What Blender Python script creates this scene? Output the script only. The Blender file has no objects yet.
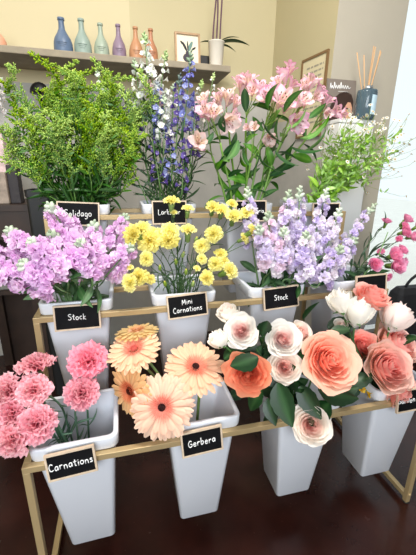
import bpy, math, random
from mathutils import Vector, Matrix, Quaternion
PI = math.pi
GOLD = 2.399963
S = bpy.context.scene
COL = S.collection
rnd = random.Random(7)

# ------------------------------------------------------------------ camera
F, CX, CY, HC = 335.0, 208.0, 277.5, 1.2
_x = Vector((1367, 86.5, -F)).normalized()
_y = Vector((-88, 106.5, -F)); _y = (_y - _x * _x.dot(_y)).normalized()
_z = _x.cross(_y)
W2C = Matrix((_x, _y, _z))            # rows: world axes written in camera axes (world = W2C @ cam)
CAM = Vector((0, 0, HC))
cd = bpy.data.cameras.new('camera'); cam = bpy.data.objects.new('camera', cd); COL.objects.link(cam)
cam.matrix_world = Matrix.Translation(CAM) @ W2C.to_4x4()
cd.sensor_fit = 'VERTICAL'; cd.sensor_height = 36; cd.lens = 36 * F / 555
cd.clip_start = 0.02
S.camera = cam

def at(px, py, y):
    """point of the place seen at that pixel and standing at depth y"""
    d = W2C @ Vector((px - CX, CY - py, -F))
    return CAM + d * (y / d.y)
def atx(px, py, x):
    d = W2C @ Vector((px - CX, CY - py, -F))
    return CAM + d * (x / d.x)
def size(px, p):
    return px * -((W2C.transposed() @ (Vector(p) - CAM)).z) / F
def to_cam(p):
    return (CAM - Vector(p)).normalized()

# ------------------------------------------------------------------ colour
def lin(c):
    return tuple((v / 12.92 if v <= .04045 else ((v + .055) / 1.055) ** 2.4) for v in c)
def C8(r, g, b):
    return lin((r / 255, g / 255, b / 255))
def mix(a, b, t):
    t = max(0, min(1, t)); return tuple(a[i] * (1 - t) + b[i] * t for i in range(3))

# ------------------------------------------------------------------ materials
def nodes(name):
    m = bpy.data.materials.new(name); m.use_nodes = True
    nt = m.node_tree; return m, nt, nt.nodes['Principled BSDF'], nt.nodes['Material Output']
def plain(name, col, rough=.5, metal=0, bump=0, bscale=60, var=0, vscale=8, spec=.5, coat=0):
    m, nt, b, o = nodes(name)
    b.inputs['Base Color'].default_value = (*col, 1); b.inputs['Roughness'].default_value = rough
    b.inputs['Metallic'].default_value = metal; b.inputs['Specular IOR Level'].default_value = spec
    b.inputs['Coat Weight'].default_value = coat
    tc = nt.nodes.new('ShaderNodeTexCoord')
    if var:
        n = nt.nodes.new('ShaderNodeTexNoise'); n.inputs['Scale'].default_value = vscale; n.inputs['Detail'].default_value = 6
        nt.links.new(tc.outputs['Object'], n.inputs['Vector'])
        r = nt.nodes.new('ShaderNodeValToRGB')
        r.color_ramp.elements[0].position = .3; r.color_ramp.elements[1].position = .7
        r.color_ramp.elements[0].color = (*[c * (1 - var) for c in col], 1)
        r.color_ramp.elements[1].color = (*[min(1, c * (1 + var)) for c in col], 1)
        nt.links.new(n.outputs['Fac'], r.inputs['Fac']); nt.links.new(r.outputs['Color'], b.inputs['Base Color'])
    if bump:
        n2 = nt.nodes.new('ShaderNodeTexNoise'); n2.inputs['Scale'].default_value = bscale; n2.inputs['Detail'].default_value = 5
        nt.links.new(tc.outputs['Object'], n2.inputs['Vector'])
        bp = nt.nodes.new('ShaderNodeBump'); bp.inputs['Strength'].default_value = bump; bp.inputs['Distance'].default_value = .004
        nt.links.new(n2.outputs['Fac'], bp.inputs['Height']); nt.links.new(bp.outputs['Normal'], b.inputs['Normal'])
    return m
def living(name, rough=.55, trans=.3, var=.12, spec=.3):
    """petals and leaves: the plant's own pigment per vertex, a little different per flower, thin enough to let light through"""
    m, nt, b, o = nodes(name)
    a = nt.nodes.new('ShaderNodeAttribute'); a.attribute_name = 'Pigment'
    oi = nt.nodes.new('ShaderNodeObjectInfo')
    hs = nt.nodes.new('ShaderNodeHueSaturation')
    mr = nt.nodes.new('ShaderNodeMapRange'); mr.inputs['To Min'].default_value = 1 - var; mr.inputs['To Max'].default_value = 1 + var
    nt.links.new(oi.outputs['Random'], mr.inputs['Value']); nt.links.new(mr.outputs['Result'], hs.inputs['Value'])
    ms = nt.nodes.new('ShaderNodeMapRange'); ms.inputs['To Min'].default_value = 1 + var; ms.inputs['To Max'].default_value = 1 - var
    nt.links.new(oi.outputs['Random'], ms.inputs['Value']); nt.links.new(ms.outputs['Result'], hs.inputs['Saturation'])
    nt.links.new(a.outputs['Color'], hs.inputs['Color']); nt.links.new(hs.outputs['Color'], b.inputs['Base Color'])
    b.inputs['Roughness'].default_value = rough; b.inputs['Specular IOR Level'].default_value = spec
    t = nt.nodes.new('ShaderNodeBsdfTranslucent'); nt.links.new(hs.outputs['Color'], t.inputs['Color'])
    mx = nt.nodes.new('ShaderNodeMixShader'); mx.inputs['Fac'].default_value = trans
    nt.links.new(b.outputs['BSDF'], mx.inputs[1]); nt.links.new(t.outputs['BSDF'], mx.inputs[2])
    nt.links.new(mx.outputs['Shader'], o.inputs['Surface'])
    return m
PETAL = living('petal', .6, .42, .05, .2)
LEAF = living('leaf', .38, .25, .16, .45)
STEM = living('stem', .5, .05, .12, .3)

GOLDM = plain('brushed gold metal', C8(184, 160, 118), .42, .35, .12, 180)
WHITEP = plain('white plastic', C8(216, 219, 227), .28, 0, .0, 10, spec=.5)
CHALK = plain('chalk', C8(240, 240, 240), .9)
SLATE = plain('blackboard', C8(12, 12, 15), .7, var=.3, vscale=30, spec=.15)
SIGNF = plain('pale wood', C8(205, 184, 160), .6, var=.12, vscale=40)
SHELFM = plain('grey oak shelf', C8(146, 134, 114), .7, bump=.3, bscale=40, var=.14, vscale=14)

# ------------------------------------------------------------------ mesh builder
class MB:
    def __init__(s): s.v = []; s.f = []; s.m = []; s.c = []; s.mats = []
    def mat(s, m):
        if m not in s.mats: s.mats.append(m)
        return s.mats.index(m)
    def grid(s, fn, nu, nv, col, m, wrap=False):
        k = len(s.v); mi = s.mat(m)
        for i in range(nu + 1):
            for j in range(nv + (0 if wrap else 1)):
                u = i / nu; v = (2 * j / nv - 1)
                s.v.append(Vector(fn(u, v))); s.c.append(col(u, v) if callable(col) else col)
        w = nv if wrap else nv + 1
        for i in range(nu):
            for j in range(nv):
                j2 = (j + 1) % w if wrap else j + 1
                s.f.append((k + i * w + j, k + i * w + j2, k + (i + 1) * w + j2, k + (i + 1) * w + j)); s.m.append(mi)
    def box(s, a, b, m, col=(1, 1, 1), M=None):
        k = len(s.v); mi = s.mat(m)
        for z in (a[2], b[2]):
            for x, y in ((a[0], a[1]), (b[0], a[1]), (b[0], b[1]), (a[0], b[1])):
                p = Vector((x, y, z)); s.v.append(M @ p if M else p); s.c.append(col)
        for f in ((3, 2, 1, 0), (4, 5, 6, 7), (0, 1, 5, 4), (1, 2, 6, 5), (2, 3, 7, 6), (3, 0, 4, 7)):
            s.f.append(tuple(k + i for i in f)); s.m.append(mi)
    def tube(s, pts, r, m, col=(1, 1, 1), n=6, cap=True):
        pts = [Vector(p) for p in pts]; k = len(s.v); mi = s.mat(m)
        up = None
        for i, p in enumerate(pts):
            t = (pts[min(i + 1, len(pts) - 1)] - pts[max(i - 1, 0)])
            t = t.normalized() if t.length > 1e-9 else Vector((0, 0, 1))
            if up is None: up = t.orthogonal().normalized()
            up = (up - t * up.dot(t)); up = up.normalized() if up.length > 1e-6 else t.orthogonal().normalized()
            q = t.cross(up); rr = r[i] if isinstance(r, (list, tuple)) else r
            c = col[i] if isinstance(col, list) else col
            for j in range(n):
                a = 2 * PI * j / n
                s.v.append(p + up * (math.cos(a) * rr) + q * (math.sin(a) * rr)); s.c.append(c)
        for i in range(len(pts) - 1):
            for j in range(n):
                j2 = (j + 1) % n
                s.f.append((k + i * n + j, k + i * n + j2, k + (i + 1) * n + j2, k + (i + 1) * n + j)); s.m.append(mi)
        if cap:
            s.f.append(tuple(k + j for j in reversed(range(n)))); s.m.append(mi)
            e = k + (len(pts) - 1) * n; s.f.append(tuple(e + j for j in range(n))); s.m.append(mi)
    def lathe(s, prof, m, col=(1, 1, 1), n=24, M=None):
        k = len(s.v); mi = s.mat(m)
        for i, (r, z) in enumerate(prof):
            for j in range(n):
                a = 2 * PI * j / n; p = Vector((r * math.cos(a), r * math.sin(a), z))
                s.v.append(M @ p if M else p); s.c.append(col)
        for i in range(len(prof) - 1):
            for j in range(n):
                j2 = (j + 1) % n
                s.f.append((k + i * n + j, k + i * n + j2, k + (i + 1) * n + j2, k + (i + 1) * n + j)); s.m.append(mi)
        s.f.append(tuple(k + j for j in reversed(range(n)))); s.m.append(mi)
        e = k + (len(prof) - 1) * n; s.f.append(tuple(e + j for j in range(n))); s.m.append(mi)
    def blob(s, c, r, m, col, n=6, k=4, sz=1.0, ax=None):
        ax = Vector(ax).normalized() if ax is not None else Vector((0, 0, 1))
        M = Matrix.Translation(Vector(c)) @ ax.to_track_quat('Z', 'Y').to_matrix().to_4x4()
        s.lathe([(r * max(.06, math.sin(PI * i / k)), -r * sz * math.cos(PI * i / k)) for i in range(k + 1)], m, col, n, M)
    def poly(s, pts, m, col=(1, 1, 1)):
        k = len(s.v)
        for p in pts: s.v.append(Vector(p)); s.c.append(col)
        s.f.append(tuple(range(k, k + len(pts)))); s.m.append(s.mat(m))
    def prism(s, pts, d, m, col=(1, 1, 1)):
        """flat outline given a thickness d (vector)"""
        d = Vector(d); n = len(pts); k = len(s.v); mi = s.mat(m)
        for p in pts: s.v.append(Vector(p)); s.c.append(col)
        for p in pts: s.v.append(Vector(p) + d); s.c.append(col)
        s.f.append(tuple(range(k, k + n))); s.f.append(tuple(reversed(range(k + n, k + 2 * n)))); s.m += [mi, mi]
        for i in range(n):
            j = (i + 1) % n; s.f.append((k + j, k + i, k + n + i, k + n + j)); s.m.append(mi)
    def mesh(s, name, smooth=True):
        me = bpy.data.meshes.new(name); me.from_pydata([tuple(v) for v in s.v], [], s.f)
        for m in s.mats: me.materials.append(m)
        me.polygons.foreach_set('material_index', s.m)
        me.polygons.foreach_set('use_smooth', [smooth] * len(s.f))
        at_ = me.color_attributes.new('Pigment', 'FLOAT_COLOR', 'POINT')
        at_.data.foreach_set('color', [x for c in s.c for x in (*c, 1)])
        q = sorted(math.hypot(v.x, v.y) for v in s.v); me['rad'] = q[int(.992 * (len(q) - 1))]
        me.update(); return me
    def build(s, name, parent=None, smooth=True, M=None):
        return put(name, s.mesh(name, smooth), parent, M)
def put(name, me, parent=None, M=None):
    o = bpy.data.objects.new(name, me); COL.objects.link(o)
    if parent: o.parent = parent
    if M is not None: o.matrix_basis = M
    return o
def tag(o, label, cat, group=None):
    o['label'] = label; o['category'] = cat
    if group: o['group'] = group
    return o
def thing(name, label, cat, loc=(0, 0, 0), group=None):
    o = bpy.data.objects.new(name, None); COL.objects.link(o); o.location = loc; o.empty_display_size = .02
    return tag(o, label, cat, group)
def struct(o): o['kind'] = 'structure'; return o
def bevel(o, w=.002, n=2):
    b = o.modifiers.new('bevel', 'BEVEL'); b.width = w; b.segments = n; b.limit_method = 'ANGLE'; return o
def aim(p, d, s=1.0, spin=0.0):
    """matrix putting local +Z along d at p"""
    q = Vector(d).normalized().to_track_quat('Z', 'Y')
    return Matrix.Translation(Vector(p)) @ (q @ Quaternion((0, 0, 1), spin)).to_matrix().to_4x4() @ Matrix.Scale(s, 4)
def bez(a, b, c, d, n):
    out = []
    for i in range(n + 1):
        t = i / n; k = 1 - t
        out.append(a * k ** 3 + b * (3 * k * k * t) + c * (3 * k * t * t) + d * t ** 3)
    return out

# ------------------------------------------------------------------ flower shapes (unit size, facing +Z)
def petal_fn(L, Wd, th0, th1, phi, base=Vector((0, 0, 0)), wav=0, wk=3, ph=0, shape=None, cup=0, r0=0):
    er = Vector((math.cos(phi), math.sin(phi), 0)); ep = Vector((-math.sin(phi), math.cos(phi), 0)); ez = Vector((0, 0, 1))
    sh = shape or (lambda u: math.sin(PI * min(1, u * .86 + .06)) ** .7)
    def fn(u, v):
        N = 6; p = base + er * r0
        for k in range(N):
            uu = u * (k + .5) / N; th = th0 + (th1 - th0) * uu
            p = p + (er * math.sin(th) + ez * math.cos(th)) * (L * u / N)
        th = th0 + (th1 - th0) * u
        nrm = er * -math.cos(th) + ez * math.sin(th)
        p = p + ep * (v * Wd * sh(u)) + nrm * (cup * v * v * Wd * sh(u) + wav * u * u * math.sin(wk * v * 2 + ph))
        return p
    return fn

def carnation_bloom(seed, edge, body, n=64, wav=.11, center=None):
    r = random.Random(seed); mb = MB()
    for i in range(n):
        q = (i + .5) / n; th = .08 + 1.62 * q ** .62 + r.uniform(-.08, .08); phi = GOLD * i + r.uniform(-.2, .2)
        L = (1.12 - .18 * math.cos(th)) * r.uniform(.86, 1.05)
        ph = r.uniform(0, 6.3); wk = r.uniform(2.2, 3.6)
        base = petal_fn(L, r.uniform(.30, .42), th * .35, th * 1.12, phi, Vector((0, 0, -.5)), wav * r.uniform(.8, 1.5), wk, ph,
                        lambda u: .12 + .88 * u ** 1.2, r.uniform(-.2, .2))
        jag = [r.uniform(-.07, .05) for _ in range(9)]
        tipc = mix(edge, body, r.uniform(0, .45))
        def fn(u, v, base=base, jag=jag):
            j = jag[int(round((v + 1) * 4))] - .10 * v * v
            return base(u * (1 + j * u), v)
        mb.grid(fn, 5, 8, lambda u, v, t=tipc: mix(body, t, (u - .45) * 1.9), PETAL)
    return mb.mesh('bloom')

def rose_bloom(seed, heart, rim, outer, n=30, rmax=.95, hh=.95, curl=.5, ruffle=.04, tight=.10, low=-.45, hk=1.1):
    r = random.Random(seed); mb = MB()
    for i in range(n):
        t = i / (n - 1); phi0 = GOLD * i + r.uniform(-.25, .25)
        R = tight + (rmax - tight) * t ** .95; Ht = hh * (1.0 - .32 * t) * r.uniform(.95, 1.05)
        Wd = (1.5 - .75 * t) * r.uniform(.9, 1.1); cu = curl * (t ** 1.4) * r.uniform(.6, 1.35)
        ph = r.uniform(0, 6.3); wk = r.uniform(2, 3.4); ru = ruffle * (.5 + t) ; tilt = r.uniform(-.04, .04)
        def fn(u, v, R=R, Ht=Ht, Wd=Wd, cu=cu, phi0=phi0, ph=ph, wk=wk, ru=ru, t=t, tilt=tilt):
            s = u * (1 - .20 * abs(v) ** 2.4)
            rr = R * math.sin(min(1, s * 1.15 + .02) * PI / 2) ** .8 * (1 + .09 * v)
            e = max(0, s - .62) / .38
            rr += cu * e * e * .42 + ru * s * s * math.sin(wk * v * 2 + ph)
            z = low + Ht * s - cu * e * e * .20 + tilt * s * 2 + ru * .6 * s * math.cos(wk * v * 2.3 + ph)
            ph_ = phi0 + v * Wd * (.35 + .65 * math.sin(min(1, s * 1.1 + .15) * PI / 2))
            return (rr * math.cos(ph_), rr * math.sin(ph_), z)
        bc = mix(heart, outer, (t * hk) ** 1.3)
        def col(u, v, bc=bc, t=t): return mix(mix(bc, heart, .25 * (1 - u) * (1 - t)), rim, max(0, u - .72) * 2.2)
        mb.grid(fn, 8, 9, col, PETAL)
    mb.blob((0, 0, low + hh * .45), tight * 1.5 + .02, PETAL, heart, 8, 5, hh * .42 / (tight * 1.5 + .02))
    return mb.mesh('petals')

def gerbera_parts(seed, tip, base, inner, disk):
    r = random.Random(seed); mb = MB()
    for lay, (n, L, dz, th) in enumerate(((21, .84, -.03, 1.66), (21, .80, .0, 1.58), (15, .62, .03, 1.48))):
        for i in range(n):
            phi = 2 * PI * (i + .5 * lay + r.uniform(-.18, .18)) / n; ln = L * r.uniform(.92, 1.06)
            fn = petal_fn(ln, .092 * r.uniform(.9, 1.15), th - .18, th + r.uniform(.0, .28), phi, Vector((0, 0, dz)), .01, 2, r.uniform(0, 6),
                          lambda u: (.45 + .75 * u) * (1 - max(0, u - .78) ** 2 * 15), -.22, .16)
            k = r.uniform(-.05, .05)
            mb.grid(fn, 7, 4, lambda u, v, k=k: tuple(c * (1 + k) * (.88 if abs(v) < .1 else 1) for c in mix(base, tip, u * 2.1 - .05)), PETAL)
    m2 = MB()
    for lay in range(4):
        n = 34 - 3 * lay
        for i in range(n):
            phi = 2 * PI * (i + r.random() * .5) / n; L = (.24 - .03 * lay) * r.uniform(.8, 1.15)
            fn = petal_fn(L, .020, .9 - .14 * lay, 1.25 - .1 * lay, phi, Vector((0, 0, .02 + .008 * lay)), 0, 1, 0, lambda u: 1 - .6 * u, .3, .21 - .035 * lay)
            m2.grid(fn, 3, 2, lambda u, v: mix(inner, mix(inner, tip, .5), u), PETAL)
    m3 = MB()
    m3.blob((0, 0, .03), .135, PETAL, disk, 18, 8, .45)
    for i in range(70):
        q = math.sqrt((i + .5) / 70) * .13; a = GOLD * i
        m3.blob((q * math.cos(a), q * math.sin(a), .09 - 2.2 * q * q), .011, PETAL, mix(disk, inner, .25 * r.random()), 5, 3, 1.8)
    return mb.mesh('petals'), m2.mesh('inner_florets'), m3.mesh('eye')

def alstro_bloom(seed, pink, white, yell, opened=1.0):
    r = random.Random(seed); mb = MB()
    for i in range(3):
        phi = 2 * PI * i / 3 + r.uniform(-.08, .08)
        fn = petal_fn(1.0 * r.uniform(.95, 1.08), .25, .10, 1.1 * opened * r.uniform(.85, 1.2), phi, Vector((0, 0, -.5)), .03, 2, r.uniform(0, 6),
                      lambda u: (.13 + .95 * math.sin(PI * min(1, u * .64 + .03)) ** 1.5) * (1 - max(0, u - .72) ** 2 * 11), .18, .03)
        mb.grid(fn, 8, 6, lambda u, v: mix(mix(white, pink, .05 + .75 * v * v), pink, max(0, u - .66) * 2.0), PETAL)
    for i in range(3):
        phi = 2 * PI * (i + .5) / 3 + r.uniform(-.08, .08)
        fn = petal_fn(1.0 * r.uniform(.95, 1.05), .17, .10, .85 * opened * r.uniform(.85, 1.2), phi, Vector((0, 0, -.48)), .02, 2, r.uniform(0, 6),
                      lambda u: (.13 + .95 * math.sin(PI * min(1, u * .7 + .03)) ** 1.3) * (1 - max(0, u - .85) ** 2 * 16), .2, .02)
        def col(u, v, i=i):
            c = mix(yell if i != 1 else white, pink, (u - .55) * 2.2)
            c = mix(white, c, .75)
            if .35 < u < .8 and abs(abs(v) - .5) < .2: c = mix(c, C8(150, 50, 80), .4)
            return c
        mb.grid(fn, 8, 6, col, PETAL)
    for i in range(5):
        a = 2 * PI * i / 5; e = Vector((.16 * math.cos(a), .16 * math.sin(a), .28))
        mb.tube([(0, 0, -.4), e * .5 + Vector((0, 0, -.1)), e], .012, PETAL, pink, 4); mb.blob(e, .03, PETAL, C8(120, 100, 60), 5, 3, 1.6)
    return mb.mesh('bloom')

def stock_floret(seed, colr, heart, n=11):
    r = random.Random(seed); mb = MB()
    for i in range(n):
        q = (i + .5) / n; th = .25 + 1.35 * q ** .8; phi = GOLD * i
        fn = petal_fn(1.02 * r.uniform(.85, 1.08), r.uniform(.42, .56), th * .35, th * 1.15, phi, Vector((0, 0, -.35)), .13, 1.8, r.uniform(0, 6),
                      lambda u: (.16 + .9 * u) * (1 - max(0, u - .75) ** 2 * 5), r.uniform(-.15, .2))
        c = mix(colr, (1, 1, 1), r.uniform(0, .18))
        mb.grid(fn, 4, 5, lambda u, v, c=c: mix(heart, c, u * 1.9 - .2), PETAL)
    return mb.mesh('floret')
def simple_floret(seed, colr, heart, eye, n=5, cup=.2):
    r = random.Random(seed); mb = MB()
    for i in range(n):
        fn = petal_fn(1.0 * r.uniform(.9, 1.1), .42, .35, 1.25 * r.uniform(.8, 1.2), 2 * PI * i / n, Vector((0, 0, -.3)), .06, 2, r.uniform(0, 6), None, cup)
        mb.grid(fn, 4, 4, lambda u, v: mix(heart, colr, u * 2), PETAL)
    mb.blob((0, 0, 0), .22, PETAL, eye, 6, 3)
    mb.tube([(0, 0, -.2), (.15, 0, -.6), (.45, 0, -1.0)], [.12, .09, .03], PETAL, colr, 5)
    return mb.mesh('floret')
def daisy(seed):
    r = random.Random(seed); mb = MB()
    for i in range(12):
        fn = petal_fn(.8, .2, 1.3, 1.75 + r.uniform(-.2, .3), 2 * PI * i / 12, Vector((0, 0, 0)), 0, 1, 0, lambda u: .5 + .5 * math.sin(PI * u * .8), 0, .25)
        mb.grid(fn, 2, 2, C8(250, 250, 243), PETAL)
    c = MB(); c.blob((0, 0, .05), .36, PETAL, C8(214, 172, 60), 8, 4, .7)
    return mb.mesh('petals'), c.mesh('centre')

def lance_leaf(col, col2, wd=.12, bend=.9, fold=.35, serr=0, n=9):
    mb = MB(); 
    def fn(u, v):
        th = .15 + bend * u; x = 0; z = 0
        for k in range(8):
            t = .15 + bend * u * (k + .5) / 8; x += math.sin(t) * u / 8; z += math.cos(t) * u / 8
        w = wd * math.sin(PI * (u * .96 + .02) ** .8) ** .9 * (1 + serr * math.sin(u * 60))
        nx, nz = -math.cos(th), math.sin(th)
        return Vector((x + nx * fold * abs(v) * w, v * w, z + nz * fold * abs(v) * w))
    mb.grid(fn, n, 4, lambda u, v: mix(col, col2, .85 if abs(v) < .1 else .15 * u), LEAF)
    return mb.mesh('leaf')

# ------------------------------------------------------------------ stems
GR = C8(86, 122, 60); GRD = C8(52, 84, 46)
def stem_mesh(root, pts, r0, r1, col, name='stem', n=6):
    mb = MB(); k = len(pts)
    mb.tube([p - root.location for p in pts], [r0 + (r1 - r0) * i / (k - 1) for i in range(k)], STEM, col, n)
    return mb.build(name, root)

ROWS = [(.744, .489), (1.03, .771), (1.356, 1.037)]
COLS = [-.156, .19, .533, .878]
RIMH = .038
BD = .122                     # rim front to bucket centre
def bucket_c(row, c): return Vector((COLS[c], ROWS[row][0] + .012 + .11, ROWS[row][1]))
def route(row, c, head, d, spread=.06, droop=None, seed=None, bend=.45, nseg=9):
    """from the bottom of the bucket, through its mouth, to the flower head arriving along d"""
    b = bucket_c(row, c); d = Vector(d).normalized()
    off = Vector((head.x - b.x, head.y - b.y, 0))
    lim = .082
    w = Vector((max(-lim, min(lim, off.x * .55 + rnd.uniform(-.02, .02))), max(-lim, min(lim, off.y * .55 + rnd.uniform(-.02, .02))), 0))
    W = Vector((b.x + w.x, b.y + w.y, b.z + RIMH + .004))
    B = Vector((b.x - w.x * .45 + rnd.uniform(-.02, .02), b.y - w.y * .45 + rnd.uniform(-.02, .02), b.z - .34))
    if head.z < W.z + .03:
        W.z += .03
    t = (W - B).normalized(); L = (head - W).length
    up = bez(W, W + t * L * bend, head - d * L * bend, head, nseg)
    return [B, B.lerp(W, .5)] + up
def along(pts, t):
    L = [0]
    for a, b in zip(pts, pts[1:]): L.append(L[-1] + (b - a).length)
    s = t * L[-1]
    for i in range(len(pts) - 1):
        if s <= L[i + 1] or i == len(pts) - 2:
            k = (s - L[i]) / max(1e-6, L[i + 1] - L[i]); return pts[i].lerp(pts[i + 1], k), (pts[i + 1] - pts[i]).normalized()
def leaf_on(root, me, p, d, s, name='leaf', spin=0, out=None, M=None):
    return put(name, me, root, aim(Vector(p) - root.location, d, s, spin))
def side_dir(t, a, lift=.6):
    o = t.orthogonal().normalized(); o = Quaternion(t, a) @ o
    return (o + t * lift).normalized()
def set_leaf(root, me, p, d, up, s, name='leaf'):
    """leaf mesh grows along +Z bending to +X: d = growth direction, up = side it droops to"""
    d = Vector(d).normalized(); x = Vector(up); x = (x - d * x.dot(d)).normalized(); y = d.cross(x)
    M = Matrix((x, y, d)).transposed().to_4x4(); M = Matrix.Translation(Vector(p) - root.location) @ M @ Matrix.Scale(s, 4)
    return put(name, me, root, M)
#@@REST
# ================================================================== the room
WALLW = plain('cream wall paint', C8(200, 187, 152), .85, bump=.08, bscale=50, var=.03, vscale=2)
WALLM = plain('cream wall paint half shaded', C8(190, 178, 142), .85, bump=.08, bscale=50, var=.03, vscale=2)  # same cream, darkened: light falling off to the right is in the colour
WALLS = plain('cream wall paint fully shaded', C8(180, 169, 134), .85, bump=.08, bscale=50, var=.03, vscale=2)  # same cream again, darkest: the side wall's shade is painted in
WALLG = plain('grey white plaster', C8(172, 169, 162), .85, bump=.35, bscale=18, var=.10, vscale=6)
PILM = plain('greige paint', C8(174, 166, 150), .8, bump=.06, bscale=60, var=.02)
def floor_mat():
    m, nt, b, o = nodes('dark red brown polished floor')
    tc = nt.nodes.new('ShaderNodeTexCoord'); n = nt.nodes.new('ShaderNodeTexNoise'); n.inputs['Scale'].default_value = 3.5; n.inputs['Detail'].default_value = 10; n.inputs['Roughness'].default_value = .65
    nt.links.new(tc.outputs['Object'], n.inputs['Vector'])
    r = nt.nodes.new('ShaderNodeValToRGB'); r.color_ramp.elements[0].position = .32; r.color_ramp.elements[1].position = .72
    r.color_ramp.elements[0].color = (*C8(34, 15, 12), 1); r.color_ramp.elements[1].color = (*C8(54, 26, 20), 1)
    nt.links.new(n.outputs['Fac'], r.inputs['Fac'])
    v = nt.nodes.new('ShaderNodeTexVoronoi'); v.inputs['Scale'].default_value = 38; nt.links.new(tc.outputs['Object'], v.inputs['Vector'])
    lt = nt.nodes.new('ShaderNodeMath'); lt.operation = 'LESS_THAN'; lt.inputs[1].default_value = .05; nt.links.new(v.outputs['Distance'], lt.inputs[0])
    mx = nt.nodes.new('ShaderNodeMix'); mx.data_type = 'RGBA'; nt.links.new(lt.outputs[0], mx.inputs['Factor'])
    mm = nt.nodes.new('ShaderNodeMath'); mm.operation = 'MULTIPLY'; mm.inputs[1].default_value = .35; nt.links.new(lt.outputs[0], mm.inputs[0]); nt.links.new(mm.outputs[0], mx.inputs['Factor'])
    nt.links.new(r.outputs['Color'], mx.inputs['A']); mx.inputs['B'].default_value = (*C8(120, 84, 70), 1)
    nt.links.new(mx.outputs['Result'], b.inputs['Base Color'])
    n2 = nt.nodes.new('ShaderNodeTexNoise'); n2.inputs['Scale'].default_value = 9; n2.inputs['Detail'].default_value = 8; nt.links.new(tc.outputs['Object'], n2.inputs['Vector'])
    mr = nt.nodes.new('ShaderNodeMapRange'); mr.inputs['To Min'].default_value = .12; mr.inputs['To Max'].default_value = .34; nt.links.new(n2.outputs['Fac'], mr.inputs['Value'])
    nt.links.new(mr.outputs['Result'], b.inputs['Roughness']); b.inputs['Specular IOR Level'].default_value = .3
    return m
mb = MB(); mb.box((-2.4, -2.5, -.08), (4.5, 2.5, 0), floor_mat()); struct(mb.build('floor', None, False))
YW = 2.28; XK = .11; XC = 1.03; YC = 2.36; SHZ = 1.66
def wallseg(name, a, b, z0, z1, m, t=.1):
    a = Vector(a); b = Vector(b); n = Vector((-(b - a).y, (b - a).x)).normalized() * t
    mb = MB(); P = [(a.x, a.y, z0), (b.x, b.y, z0), (b.x + n.x, b.y + n.y, z0), (a.x + n.x, a.y + n.y, z0)]
    mb.prism(P, (0, 0, z1 - z0), m); return struct(mb.build(name, None, False))
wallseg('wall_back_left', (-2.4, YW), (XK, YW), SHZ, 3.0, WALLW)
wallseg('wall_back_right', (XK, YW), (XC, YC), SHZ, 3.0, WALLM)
wallseg('wall_back_left_lower', (-2.4, YW), (XK, YW), 0, SHZ, WALLG)
wallseg('wall_back_right_lower', (XK, YW), (XC, YC), 0, SHZ, WALLG)
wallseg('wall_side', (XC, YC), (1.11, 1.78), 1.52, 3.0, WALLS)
wallseg('wall_side_lower', (XC, YC), (1.11, 1.78), 0, 1.52, WALLG)
wallseg('wall_pillar', (1.11, 1.78), (1.52, 1.78), 0, 3.0, PILM, .35)
wallseg('wall_left', (-2.4, -2.5), (-2.4, YW), 0, 3.0, WALLW)
mb = MB(); mb.box((-2.5, -2.5, 3.0), (4.5, 2.5, 3.1), plain('ceiling white', C8(235, 232, 224), .9)); struct(mb.build('ceiling', None, False))
mb = MB()
for q in (((-2.4, -2.6, 0), (-1.9, -2.5, 3)), ((.6, -2.6, 0), (4.5, -2.5, 3)), ((-1.9, -2.6, 0), (.6, -2.5, 1.3)), ((-1.9, -2.6, 2.9), (.6, -2.5, 3))): mb.box(*q, PILM)
struct(mb.build('wall_front', None, False))  # unseen; added to block sky light, opening set high for light from above
wallseg('wall_right', (4.5, 2.5), (4.5, -2.5), 0, 3.0, PILM)  # unseen wall, added to keep sky light out on this side
# shopfront glass right of the pillar, bright daylight behind it
GLASS = bpy.data.materials.new('clear glass'); GLASS.use_nodes = True
nt = GLASS.node_tree; nt.nodes.remove(nt.nodes['Principled BSDF'])
tr = nt.nodes.new('ShaderNodeBsdfTransparent'); gl = nt.nodes.new('ShaderNodeBsdfGlossy'); gl.inputs['Roughness'].default_value = .02
mx = nt.nodes.new('ShaderNodeMixShader'); mx.inputs[0].default_value = .05
nt.links.new(tr.outputs[0], mx.inputs[1]); nt.links.new(gl.outputs[0], mx.inputs[2])
nt.links.new(mx.outputs[0], nt.nodes['Material Output'].inputs['Surface'])
mb = MB(); mb.box((1.52, 2.05, .03), (4.4, 2.056, 2.95), GLASS); struct(mb.build('window_1', None, False))
mb = MB(); mb.box((1.5, 2.02, 0), (4.5, 2.09, .03), plain('white sill', C8(225, 225, 222), .5)); struct(mb.build('window_1_sill', None, False))
mb = MB(); mb.box((-6, 2.51, -.12), (14, 16, -.02), plain('sunlit pale paving', C8(250, 246, 236), .9, var=.06, vscale=3)); struct(mb.build('ground_outside', None, False))

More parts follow.
